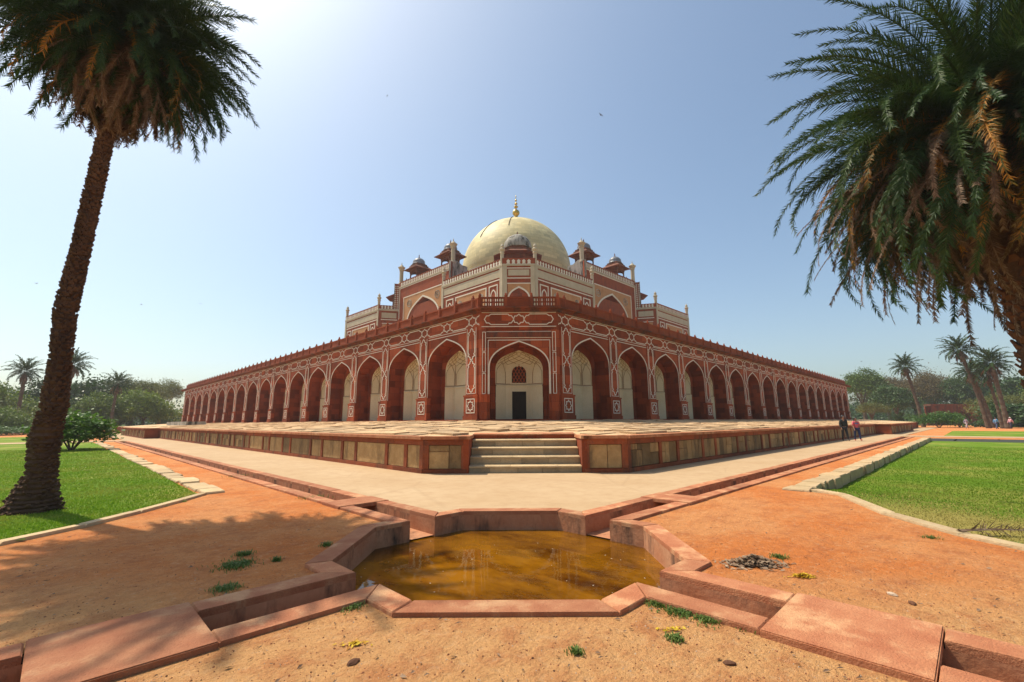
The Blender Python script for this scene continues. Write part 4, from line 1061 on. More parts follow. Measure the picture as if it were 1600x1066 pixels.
        m = MB(); m.lathe([(.12, 5.4), (.16, 5.55), (.05, 5.65), (.1, 5.8), (.02, 6.1)], 8); m.build('finial', M['kiosk'], ch)
# chamfer faces of the two visible edges and front corner
for (ang, cxx, cyy, full) in ((-PI / 4, -H + CT / 2, -H + CT / 2, True), (PI / 4, H - CT / 2, -H + CT / 2, False), (-3 * PI / 4, -H + CT / 2, H - CT / 2, False)):
    hw = CT / S2
    cu = Vector((math.cos(ang), math.sin(ang))); cv = Vector((-math.sin(ang), math.cos(ang)))
    def FX(u, z, h, cu=cu, cv=cv, c0=Vector((cxx, cyy))):
        p = c0 + cu * u - cv * h; return (p.x, p.y, z)
    m = MB(); m.ribbon([(-hw - .05, HW + .02), (hw + .05, HW + .02)], .24, FX, .14); TB(m, 'cornice', M['marble'])
    m = MB(); m.ribbon([(-hw, 21.68), (hw, 21.68)], .90, FX, .16, base=-.1); m.ribbon([(-hw, 22.15), (hw, 22.15)], .1, FX, .22, base=-.13); TB(m, 'parapet', M['redplain'])
    m = MB(); lozenge_strip(m, lambda u, z, h: FX(u, z, h + .045), -hw + .35, hw - .35, HW + .17, 22.06, 5); TB(m, 'parapet_inlay', M['inlay'])
    for s in (-1, 1): m = MB(); m.ribbon([(s * (hw - .25), 8), (s * (hw - .25), HW - .1)], .52, FX, .09); TB(m, 'corner_pilaster', M['marble'])
    m = MB(); m.ribbon([(-1.35, 20.28), (1.35, 20.28)], .80, FX, .03); TB(m, 'marble_band', M['marble'])
    m = MB()
    for z in (20.88, 19.55, 18.85): m.ribbon([(-1.5, z), (1.5, z)], .12, FX, .035)
    m.ribbon([(-1.38, 12)] + arch_pts(1.38, 16.6, 18.35, 10) + [(1.38, 12)], .2, FX, .08); TB(m, 'marble_line', M['inlay'])
    ap = arch_pts(1.40, 16.6, 18.37, 10); m = MB()
    for i in range(len(ap) - 1): m.add([FX(*ap[i], .012), FX(*ap[i + 1], .012), FX(ap[i + 1][0], 18.8, .012), FX(ap[i][0], 18.8, .012)], [(0, 1, 2, 3)])
    TB(m, 'buff_spandrel', M['buff'])
    q = [(-1.3, 12)] + arch_pts(1.3, 16.6, 18.27, 10) + [(1.3, 12)]; m = MB(); m.add([FX(u, z, .01) for u, z in q], [tuple(range(len(q)))]); TB(m, 'blind_arch', M['redvault'])
# corner chhatris
for sx in (-1, 1):
    for sy in (-1, 1):
        ch = link('corner_chhatri', None, tomb, (sx * 16, sy * 16, HW + OZ)); 
        m = MB(); m.lathe([(3.1, 0), (3.1, .5), (2.7, .5)], 8, ph=PI / 8); m.build('base', M['kiosk'], ch)
        for k in range(8):
            a = PI / 8 + k * PI / 4; m = MB(); m.lathe([(.22, .5), (.22, .9), (.16, 1.0), (.16, 4.2), (.26, 4.5), (.26, 4.7)], 8, (2.45 * math.cos(a), 2.45 * math.sin(a), 0)); m.build('column', M['kiosk'], ch)
        m = MB(); m.lathe([(2.5, 4.4), (2.75, 4.7), (2.75, 5.0)], 8, ph=PI / 8); m.build('beam', M['kiosk'], ch)
        m = MB(); m.lathe([(3.95, 4.95), (3.95, 5.05), (2.5, 5.75), (2.5, 5.8)], 8, ph=PI / 8); m.build('eave', M['kiosk'], ch)
        m = MB(); m.lathe([(2.16, 5.7), (2.16, 6.45)], 8, ph=PI / 8); m.build('drum', M['kiosk'], ch)
        m = MB(); m.lathe([(2.34, 6.42), (2.36, 6.55), (2.2, 6.62)], 8, ph=PI / 8); m.build('drum_cornice', M['grey'], ch)
        m = MB(); m.lathe([(2.12, 6.6), (2.16, 6.9), (2.1, 7.3), (1.9, 7.8), (1.5, 8.3), (.95, 8.65), (.4, 8.8), (.15, 8.84)], 32, cap=False); m.build('dome', M['grey'], ch, True)
        m = MB(); m.lathe([(.3, 8.8), (.1, 8.9), (.2, 9.05), (.05, 9.15), (.1, 9.25), (.02, 9.5)], 8); m.build('finial', M['kiosk'], ch)
# drum and great dome
m = MB(); m.lathe([(11.0, HW - .1), (11.0, 29.5), (11.3, 29.6), (11.3, 30.0), (10.9, 30.1), (10.9, 31.2)], 64); TB(m, 'drum', M['marble'], smooth=False)
R_ = 11.1; zc_ = 31.65
prof = [(10.75, 29.9), (11.0, 30.7), (11.08, 31.3)] + [(R_ * math.cos(t), zc_ + R_ * math.sin(t) * (1.0 + .012 * math.sin(t) ** 6)) for t in np.linspace(.02, PI / 2 - .03, 40)]
m = MB(); m.lathe(prof, 96, cap=False); dm = TB(m, 'dome', M['dome'], smooth=True)
for th0 in (-2.52, -3.12):
    m = MB(); pts = [((R_ + .06) * math.cos(t) * math.cos(th0), (R_ + .06) * math.cos(t) * math.sin(th0), zc_ + OZ + (R_ + .06) * math.sin(t) * (1.0 + .012 * math.sin(t) ** 6)) for t in np.linspace(.62 if th0 > -2.6 else .45, 1.53 if th0 > -2.6 else 1.05, 30)]
    m.tube(pts, .06, 5); m.build('cable', M['dark'], dm)
m = MB(); m.lathe([(1.0, 42.7), (1.0, 42.95), (.55, 43.1), (.75, 43.7), (.35, 44.05), (.35, 44.2), (.62, 44.5), (.78, 44.85), (.70, 45.25), (.40, 45.55), (.16, 45.7), (.16, 46.0), (.42, 46.2), (.45, 46.35), (.14, 46.5), (.14, 46.75), (.32, 46.9), (.34, 47.05), (.1, 47.15), (.09, 47.6), (.22, 47.75), (.22, 47.85), (.06, 48.0), (.05, 48.4), (.12, 48.55), (.01, 49.0)], 20); TB(m, 'finial', M['gold'], smooth=True)

# ------------------------------------------------------------------ palms
def frond_mesh(name, L, droop, mat, nl=44, ll=.5, lw=.030, fold=.5, seed=0, thin=1., ragged=0., plume=True):
    """pinnate frond along +x, arching down; leaflets in a V"""
    r = random.Random(seed); m = MB(); pts = []
    n = 14
    for i in range(n + 1):
        t = i / n; a = -droop * t * t * 1.0
        pts.append((t, a))
    P = [Vector((0, 0, 0))]
    for i in range(n):
        a = pts[i][1]; P.append(P[-1] + Vector((math.cos(a), 0, math.sin(a))) * (L / n))
    def at(t):
        f = t * n; i = min(int(f), n - 1); p = P[i].lerp(P[i + 1], f - i); d = (P[i + 1] - P[i]).normalized(); return p, d
    # rachis
    for i in range(n):
        w0 = .035 * (1 - i / n) + .006; w1 = .035 * (1 - (i + 1) / n) + .006; a, b = P[i], P[i + 1]; up_ = Vector((0, 0, .012 + .01 * (1 - i / n)))
        m.add([a + Vector((0, w0, 0)), a - Vector((0, w0, 0)), b - Vector((0, w1, 0)), b + Vector((0, w1, 0)), a + up_, b + up_], [(0, 1, 2, 3), (0, 3, 5, 4), (1, 4, 5, 2)])
    for i in range(nl):
        t = .12 + .87 * i / (nl - 1); p, d = at(t)
        if r.random() < ragged: continue
        l = ll * (math.sin(min(1, t * 1.15 + .12) * PI) ** .55 * .75 + .3) * r.uniform(.8, 1.1)
        upn = Vector((-d.z, 0, d.x))
        for s in (-1, 1):
            fo = fold * r.uniform(-1.2, 2.4) if plume else fold * r.uniform(.7, 1.3); sw = r.uniform(.8, 1.7)
            dirv = (d * sw + Vector((0, s, 0)) * math.cos(fo) + upn * math.sin(fo) ).normalized()
            e = p + dirv * l + Vector((0, 0, -.18 * l * r.uniform(.3, 1.6)))
            mid = p + dirv * l * .5
            sd2 = d * (lw * thin * r.uniform(.8, 1.2))
            m.add([p - sd2 * .5, mid - sd2 * .55, e, mid + sd2 * .55, p + sd2 * .5], [(0, 1, 3, 4), (1, 2, 3)])
    return m.mesh(name, M[mat])
def palm_crown(root, top, specs, seed):
    """specs: list of (count, elevation range deg, [meshes], length scale range)"""
    r = random.Random(seed); k = 0
    for cnt, (e0, e1), meshes, (s0, s1), name in specs:
        for i in range(cnt):
            az = k * 2.39996 + r.uniform(-.25, .25); k += 1
            el = math.radians(e0 + (e1 - e0) * (i + r.random()) / cnt)
            o = link(name, r.choice(meshes), root)
            o.location = Vector(top) + Vector((math.cos(az) * .16, math.sin(az) * .16, (el / 1.6) * .35))
            o.rotation_euler = (r.uniform(-.5, .5), -el, az)
            s = r.uniform(s0, s1); o.scale = (s, s, s)
def palm_trunk(m, pts, rad, seg=20, sub=8, ridge=.02, seed=0):
    """ring-scarred trunk through pts"""
    r = random.Random(seed); P = [Vector(p) for p in pts]; path = []; rr = []
    for i in range(len(P) - 1):
        for k in range(sub):
            t = k / sub; path.append(P[i].lerp(P[i + 1], t)); rr.append((rad[i] * (1 - t) + rad[i + 1] * t))
    path.append(P[-1]); rr.append(rad[-1])
    vs = []; fs = []; n = len(path)
    for i, p in enumerate(path):
        for k in range(seg):
            a = 2 * PI * k / seg; q = rr[i] * (1 + ridge * (1 if i % 2 else -1) / max(.2, rr[i]) + r.uniform(-.5, .5) * ridge / max(.2, rr[i])); vs.append(p + Vector((math.cos(a) * q, math.sin(a) * q, 0)))
    for i in range(n - 1):
        for k in range(seg): fs.append((i * seg + k, i * seg + (k + 1) % seg, (i + 1) * seg + (k + 1) % seg, (i + 1) * seg + k))
    m.add(vs, fs)
def leaf_boots(m, pts, rad, dz, per, ln, wd, out, seed, drop=0.1):
    """overlapping stubs of cut leaf bases spiralling up the trunk"""
    r = random.Random(seed); P = [Vector(p) for p in pts]
    zz = P[0].z
    k = 0
    while zz < P[-1].z - .05:
        for i in range(len(P) - 1):
            if P[i].z <= zz <= P[i + 1].z:
                t = (zz - P[i].z) / (P[i + 1].z - P[i].z); c = P[i].lerp(P[i + 1], t); R0 = rad[i] * (1 - t) + rad[i + 1] * t; break
        for j in range(per):
            if r.random() < drop: continue
            a = 2 * PI * (j + (k % 2) * .5 + r.uniform(-.22, .22)) / per; ra = Vector((math.cos(a), math.sin(a), 0)); tg = Vector((-math.sin(a), math.cos(a), 0))
            b = c + ra * (R0 - .03) + Vector((0, 0, r.uniform(-.4, .4) * dz)); w2 = wd * r.uniform(.65, 1.2); l = ln * r.uniform(.6, 1.3); o_ = out * r.uniform(.5, 1.4)
            tip = b + ra * (o_ + .03) + Vector((0, 0, l))
            m.add([b - tg * w2, b + tg * w2, b + tg * w2 * .8 + ra * .05, b - tg * w2 * .8 + ra * .05, tip - tg * w2 * .45, tip + tg * w2 * .45, tip + tg * w2 * .4 + ra * .025 - Vector((0, 0, .02)), tip - tg * w2 * .4 + ra * .025 - Vector((0, 0, .02))],
                  [(0, 1, 5, 4), (3, 7, 6, 2), (4, 5, 6, 7), (0, 4, 7, 3), (1, 2, 6, 5)])
        zz += dz; k += 1
G = [frond_mesh('frond', 2.5, d, 'frond', 110, .46, .022, .55, i) for i, d in enumerate((.9, 1.25, 1.6))]
GY = [frond_mesh('frond', 2.5, d, 'frondyel', 60, .42, .026, .5, 20 + i, 1, .1) for i, d in enumerate((1.2, 1.6))]
GD = [frond_mesh('dead_frond', 2.3, d, 'fronddead', 100, .38, .022, .2, 40 + i, 1, .12) for i, d in enumerate((.5, .8, 1.1))]
# left palm
bx, by = -16.95, -4.45
pl_ = thing('date_palm', 'tall date palm with a bulging dark trunk on the left lawn', 'palm tree', (bx, by, 0))
dr = Vector((right.x, right.y, 0))
def lp(z, o): return (dr.x * o, dr.y * o, z)
tp = [lp(-.1, .04), lp(.22, .05), lp(.65, .10), lp(1.25, .06), lp(1.77, .12), lp(2.7, .09), lp(3.6, .03), lp(5.0, .13), lp(8.7, .30)]
tr = [.46, .32, .19, .20, .165, .13, .145, .12, .10]
m = MB(); palm_trunk(m, tp, tr, 22, 10, .018, 3)
m.build('trunk', M['bark'], pl_)
m = MB(); leaf_boots(m, tp[4:], tr[4:], .065, 11, .075, .055, .022, 5); leaf_boots(m, tp[:5], tr[:5], .055, 15, .05, .05, .015, 6, .3)
m.build('leaf_bases', M['bark'], pl_, kind='stuff')
palm_crown(pl_, lp(9.6, .33), [(60, (0, 75), G, (.95, 1.1), 'frond'), (130, (-28, 15), G, (.84, 1.0), 'frond'), (90, (-75, -25), G, (.6, .78), 'frond'), (20, (-40, 0), GY, (.8, .95), 'frond'), (50, (-70, -35), GD, (.7, .88), 'dead_frond'), (80, (-87, -60), GD, (.75, .95), 'dead_frond')], 11)
m = MB(); palm_trunk(m, [lp(8.1, .28), lp(8.7, .30), lp(9.3, .32), lp(9.9, .32)], [.16, .30, .32, .12], 16, 6, .03, 9); m.build('crown_heart', M['bark'], pl_)
# right palm
bx, by = -1.68, -17.68
pr_ = thing('date_palm', 'huge date palm with orange tinged crown and grey hanging dead fronds', 'palm tree', (bx, by, -.28))
def rp(z, o): return (dr.x * o, dr.y * o, z)
tp = [rp(-.1, -.2), rp(.5, -.2), rp(2, -.2), rp(3.4, -.2), rp(5.0, -.22), rp(6.6, -.22), rp(8.2, -.25)]
tr = [.46, .36, .31, .33, .38, .38, .34]
m = MB(); palm_trunk(m, tp, tr, 20, 8, .02, 5); m.build('trunk', M['bark'], pr_)
m = MB(); leaf_boots(m, tp, tr, .12, 9, .15, .11, .06, 15, .18); m.build('leaf_bases', M['barkred'], pr_, kind='stuff')
B2 = [frond_mesh('frond', 5.3, d, 'frond', 190, .56, .028, .55, 65 + i) for i, d in enumerate((1.2, 1.6, 2.0))]
BY = [frond_mesh('frond', 4.9, d, 'frondyel', 170, .52, .026, .5, 70 + i, 1, .1) for i, d in enumerate((1.0, 1.5, 1.9))]
BD2 = [frond_mesh('dead_frond', 5.0, d, 'fronddead', 170, .42, .026, .15, 85 + i, 1, .12) for i, d in enumerate((1.7, 2.1))]
BD = [frond_mesh('dead_frond', 4.9, d, 'fronddead', 170, .42, .026, .15, 80 + i, 1, .12) for i, d in enumerate((.6, 1.1, 1.5))]
palm_crown(pr_, rp(8.5, -.35), [(110, (0, 80), B2, (.7, 1.05), 'frond'), (230, (-42, 14), B2, (.62, 1.02), 'frond'), (110, (-42, 8), BY, (.62, 1.0), 'frond'), (190, (-72, -12), BD, (.6, 1.0), 'dead_frond'), (130, (-38, -4), BD2, (.6, .95), 'dead_frond')], 23)
# skirt hanging against the trunk
SK = [frond_mesh('dead_frond', 2.2, .25, 'fronddead', 50, .40, .03, .1, 90 + i) for i in range(2)]
palm_crown(pr_, rp(6.2, -.05), [(34, (-86, -70), SK, (.7, 1.1), 'dead_frond')], 31)
m = MB(); palm_trunk(m, [rp(7.6, -.08), rp(8.4, -.1), rp(9.1, -.1), rp(9.8, -.1)], [.5, .62, .6, .25], 16, 6, .04, 19); m.build('crown_heart', M['barkred'], pr_)

# far palms: own frond meshes, lighter
FPM = [frond_mesh('frond', 3.2, d, 'frond', 26, .7, .12, .45, 100 + i) for i, d in enumerate((.8, 1.2, 1.7))]
FPD = [frond_mesh('dead_frond', 2.6, d, 'fronddead', 22, .55, .12, .2, 110 + i) for i, d in enumerate((.5, .9))]
def far_palm(px, depth, htop, lean, label, sc=1., seed=0, stub=False):
    x, y = pixpos(px, depth); t = thing('date_palm', label, 'palm tree', (x, y, 0), 0, None)
    tp = [rp(-.2, 0), rp(htop * .35, lean * .25), rp(htop * .7, lean * .62), rp(htop, lean)]
    if not stub:
        m = MB(); palm_trunk(m, tp, [.40 * sc, .28 * sc, .26 * sc, .26 * sc], 10, 8, .03, seed); m.build('trunk', M['treebark'], t)
    palm_crown(t, rp(htop, lean), [(26, (0, 80), FPM, (.85 * sc, 1.05 * sc), 'frond'), (16, (-35, 5), FPM, (.8 * sc, sc), 'frond')] + ([] if stub else [(12, (-80, -45), FPD, (.7 * sc, .9 * sc), 'dead_frond')]), seed)
far_palm(48, 78, 10.6, .0, 'slim grey palm rising above the trees left of the bulging trunk', .95, 1)
far_palm(118, 74, 11.2, .2, 'palm half hidden behind the bulging trunk of the left palm', .95, 2)
far_palm(191, 84, 9.0, .3, 'slim palm with dark round crown between the left palm and the podium', .85, 3)
far_palm(1421, 92, 12.2, -1.9, 'lone slanting palm beside the far right end of the podium', 1.0, 4)
far_palm(1519, 76, 13.2, -2.6, 'tallest slanting palm standing on the far right lawn', 1.0, 5)
far_palm(1526, 80, 9.8, -2.2, 'shorter palm with its crown tucked below the tallest slanting palm', .95, 6)
far_palm(1548, 72, 10.4, -.7, 'palm with paired grey trunk next to the walker in pink', 1.05, 7)
far_palm(1540, 74, 8.6, -.9, 'slim low palm leaning beside the walker in pink', .8, 17)
far_palm(1387, 100, 1.0, 0, 'small trunkless palm in front of the round dark tree', .85, 8, True)

# ------------------------------------------------------------------ broadleaf trees and shrubs
def crown_mesh(name, mat, rx, rz, clumps, per, leaf, seed, shell=.55, cl=None, low=False):
    r = np.random.default_rng(seed); vs = []; fs = []
    cl = cl or rx * .26
    for i in range(clumps):
        d = r.normal(size=3); d /= np.linalg.norm(d); d[2] = abs(d[2]) * 1.25 - .55 if low else abs(d[2]) - .25
        q = r.uniform(shell, 1.) ; lump = 1 + .22 * math.sin(3.1 * d[0] + seed) + .18 * math.sin(4.3 * d[1] + 2 * seed)
        c = np.array([d[0] * rx * q * lump, d[1] * rx * q * lump, d[2] * rz * q * lump]); cs = cl * r.uniform(.6, 1.25)
        pp = r.normal(size=(per, 3)) * np.array([1, 1, .62]) * cs * .55 + c
        nn = r.normal(size=(per, 3)); nn[:, 2] = np.abs(nn[:, 2]) + .4; nn /= np.linalg.norm(nn, axis=1)[:, None]
        t = np.cross(nn, r.normal(size=(per, 3))); t /= np.linalg.norm(t, axis=1)[:, None]; b = np.cross(nn, t)
        s = leaf * r.uniform(.6, 1.3, size=(per, 1))
        o = len(vs)
        quad = np.stack([pp - t * s, pp - b * s * .55, pp + t * s, pp + b * s * .55], 1).reshape(-1, 3)
        vs += quad.tolist(); fs += [(o + 4 * k, o + 4 * k + 1, o + 4 * k + 2, o + 4 * k + 3) for k in range(per)]
    m = MB(); m.v = vs; m.f = fs; return m.mesh(name, M[mat])
def limb_mesh(h, rx, rz, seed, n=9, r0=.35):
    r = random.Random(seed); m = MB(); top = h
    m.tube([(0, 0, -.3), (.1, .05, h * .3), (r.uniform(-.2, .2), r.uniform(-.2, .2), h * .55)], [r0 * 1.3, r0, r0 * .8], 8)
    for i in range(n):
        a = 2 * PI * i / n + r.uniform(-.3, .3); q = r.uniform(.45, .85); zb = h * r.uniform(.35, .55)
        e = Vector((math.cos(a) * rx * q, math.sin(a) * rx * q, h + rz * r.uniform(-.1, .6)))
        mid = Vector((math.cos(a) * rx * q * .4, math.sin(a) * rx * q * .4, zb + (e.z - zb) * .6 + r.uniform(-.3, .3)))
        m.tube([(0, 0, zb), mid, e], [r0 * .5, r0 * .3, r0 * .08], 5)
        for j in range(2):
            e2 = mid.lerp(e, r.uniform(.2, .7)); f = e2 + Vector((r.uniform(-1, 1), r.uniform(-1, 1), r.uniform(.3, 1.2))) * rx * .28; m.tube([e2, f], [r0 * .16, r0 * .04], 4)
    return m
CROWNS = {}
def crown(kind, seed):
    key = (kind, seed)
    if key not in CROWNS:
        mat, rx, rz, cl, per, leaf = {'bright': ('leafa', 6, 4.6, 190, 75, .21), 'dark': ('leafb', 5, 5, 240, 75, .23), 'brown': ('leafc', 6.5, 4.8, 240, 95, .16), 'olive': ('leafd', 6, 4.2, 140, 75, .18), 'hedge': ('hedge', 3, 1.6, 110, 60, .13)}[kind]
        CROWNS[key] = crown_mesh('crown', mat, rx, rz, cl, per, leaf, seed + 5, .45 if kind != 'olive' else .6, None, kind in ('dark', 'brown', 'bright'))
    return CROWNS[key]
def tree(px, depth, top, wid, kind, seed, label, base=0., cz=None):
    """top height, crown width in metres"""
    x, y = pixpos(px, depth); t = thing('broadleaf_tree', label, 'tree', (x, y, base))
    me = crown(kind, seed % 3); rx0, rz0 = {'bright': (6, 4.6), 'dark': (5, 5), 'brown': (6.5, 4.8), 'olive': (6, 4.2), 'hedge': (3, 1.6)}[kind]
    rx = wid / 2; rz = rx * rz0 / rx0 * 1.05; h = top - rz * .95
    if h < rz * .35: rz = top / 1.3; h = top - rz * .95
    o = link('crown', me, t, (0, 0, h), random.uniform(0, 6.28)); o.scale = (rx / rx0, rx / rx0, rz / rz0)
    limb_mesh(max(h, 1.), rx, rz, seed, 9, .05 * top * .5 + .05).build('trunk', M['treebark'], t)
T_ = [ # left
    (-30, 78, 11.0, 14, 'bright', 1, 'light green tree at the far left beyond the slim grey palm'),
    (60, 92, 10.2, 14, 'dark', 2, 'dense dark tree behind the slim grey palm'),
    (20, 70, 5.0, 8, 'bright', 3, 'low bright tree under the slim grey palm'),
    (136, 96, 12.8, 15, 'dark', 4, 'broad spreading dark tree behind the left bush'),
    (165, 88, 7.4, 9, 'bright', 5, 'low leafy green tree before the spreading dark tree'),
    (221, 102, 12.2, 11, 'olive', 6, 'airy yellowish tree behind the slim dark crowned palm'),
    (240, 94, 9.2, 12, 'bright', 7, 'yellow green tree closest to the left end of the podium'),
    (264, 110, 11.8, 9, 'olive', 8, 'sparse olive tree peeping above the left podium end'),
    (282, 118, 6.0, 9, 'dark', 9, 'low dark tree at the left podium end'),
    (96, 100, 8.6, 9, 'olive', 10, 'olive tree hidden behind the bulging palm trunk'),
    # right
    (1335, 132, 16.0, 12, 'bright', 11, 'tall fresh green tree touching the right end of the podium'),
    (1372, 150, 17.0, 15, 'brown', 12, 'rust brown tree behind the round dark tree'),
    (1383, 118, 11.6, 9.5, 'dark', 13, 'round dark tree behind the small trunkless palm'),
    (1440, 138, 16.5, 17, 'brown', 14, 'wide rust brown tree behind the lone slanting palm'),
    (1412, 148, 14.0, 12, 'brown', 15, 'brownish tree between the rust brown trees'),
    (1478, 132, 14.5, 10, 'dark', 16, 'dark glossy tree behind the tallest slanting palm'),
    (1520, 128, 13.5, 13, 'dark', 17, 'deep green tree behind the pair of far right palms'),
    (1548, 96, 7.4, 11, 'olive', 18, 'olive tree spreading behind the walker in pink'),
    (1590, 112, 13.5, 13, 'dark', 19, 'dark tree beside the trunk of the huge palm'),
    (1640, 104, 11, 14, 'bright', 20, 'green tree hidden behind the trunk of the huge palm'),
    (1345, 110, 6.0, 6, 'olive', 21, 'low olive tree by the right podium corner'),
]
for a in T_: tree(*a)
def bush(px, depth, h, wid, seed, label, kind='hedge', leaf=None):
    x, y = pixpos(px, depth); t = thing('leafy_bush', label, 'bush', (x, y, 0))
    me = crown(kind, seed % 3); o = link('foliage', me, t, (0, 0, h * .42), random.uniform(0, 6)); o.scale = (wid / 6.6, wid / 6.6, h * .58 / 1.75)
    m = MB()
    for k in range(5): a = k * 1.3; m.tube([(0, 0, -.1), (math.cos(a) * wid * .2, math.sin(a) * wid * .2, h * .5)], [.06, .02], 5)
    m.build('stems', M['treebark'], t)
bush(1444, 84, 3.2, 7.5, 1, 'rounded green bush at the foot of the lone slanting palm')
bush(1475, 86, 2.8, 3.2, 2, 'small bright bush left of the tallest slanting palm')
bush(1573, 86, 3.0, 9, 0, 'dark bush behind the walker in pink', 'dark')
bush(15, 66, 1.5, 7, 1, 'low bright shrub on the far left lawn')
bush(60, 70, 1.3, 6, 2, 'low pale shrub behind the bulging palm trunk')
# left bush beside the trunk, with real leaves
x, y = -16.0, 21.5
t = thing('leafy_bush', 'glossy green bush standing beside the bulging trunk on the left lawn', 'bush', (x, y, 0))
me = crown_mesh('foliage', 'hedge', 1.55, 1.35, 130, 46, .10, 77, .45, .42); o = link('foliage', me, t, (0, 0, .95)); o.scale = (1.3, 1.3, .95)
m = MB()
for k in range(9): a = k * .7; m.tube([(0, 0, -.1), (math.cos(a) * .5, math.sin(a) * .5, .7), (math.cos(a) * 1.1, math.sin(a) * 1.1, 1.5)], [.05, .035, .012], 5)
m.build('stems', M['treebark'], t)
# far wood that closes the horizon
vs = MB()
r = np.random.default_rng(5)
for i in range(460):
    px = r.uniform(-500, 330) if i % 2 else r.uniform(1290, 2100); d = r.uniform(170, 230); x, y = pixpos(px, d)
    hh = r.uniform(5, 9) * (1.25 if i % 2 == 0 else 1.)
    pp = r.normal(size=(150, 3)) * np.array([2.6, 2.6, hh * .3]) + np.array([x, y, hh * .5]); 
    nn = r.normal(size=(150, 3)); t3 = np.cross(nn, r.normal(size=(150, 3))); t3 /= np.linalg.norm(t3, axis=1)[:, None]; b3 = np.cross(nn / np.linalg.norm(nn, axis=1)[:, None], t3)
    q = np.stack([pp - t3 * .6, pp - b3 * .4, pp + t3 * .6, pp + b3 * .4], 1).reshape(-1, 3); o = len(vs.v)
    vs.v += q.tolist(); vs.f += [(o + 4 * k, o + 4 * k + 1, o + 4 * k + 2, o + 4 * k + 3) for k in range(150)]
o = vs.build('far_wood', M['leafb']); o['kind'] = 'stuff'; tag(o, 'belt of distant woodland closing the garden behind the trees', 'woodland')
# distant arcaded garden wall on the right
gx, gy = pixpos(1482, 118)
gw = thing('garden_wall', 'distant red arched garden wall at the end of the right path', 'wall', (gx, gy, 0), AZ - PI / 2)
m = MB()
mw = MB()
for i in range(-1, 2):
    c0 = i * 5.2; a = arch_pts(1.9, 2.0, 3.6, 6)
    mm = MB(); arch_wall(mm, 1.9, 2.0, 3.6, 2.6, 0, 5.0, 0); mm.v = [(p[0] + c0, p[1], p[2]) for p in mm.v]; mm.build('arch', M['cornice'], gw)
    mm = MB(); mm.box(c0 - 2.6, c0 + 2.6, 1.6, 1.9, 0, 4.9); mm.build('back_wall', M['redvault'], gw)
m = MB(); m.box(-7.8, 7.8, -.2, 2, 5.0, 5.4); m.build('coping', M['cornice'], gw)

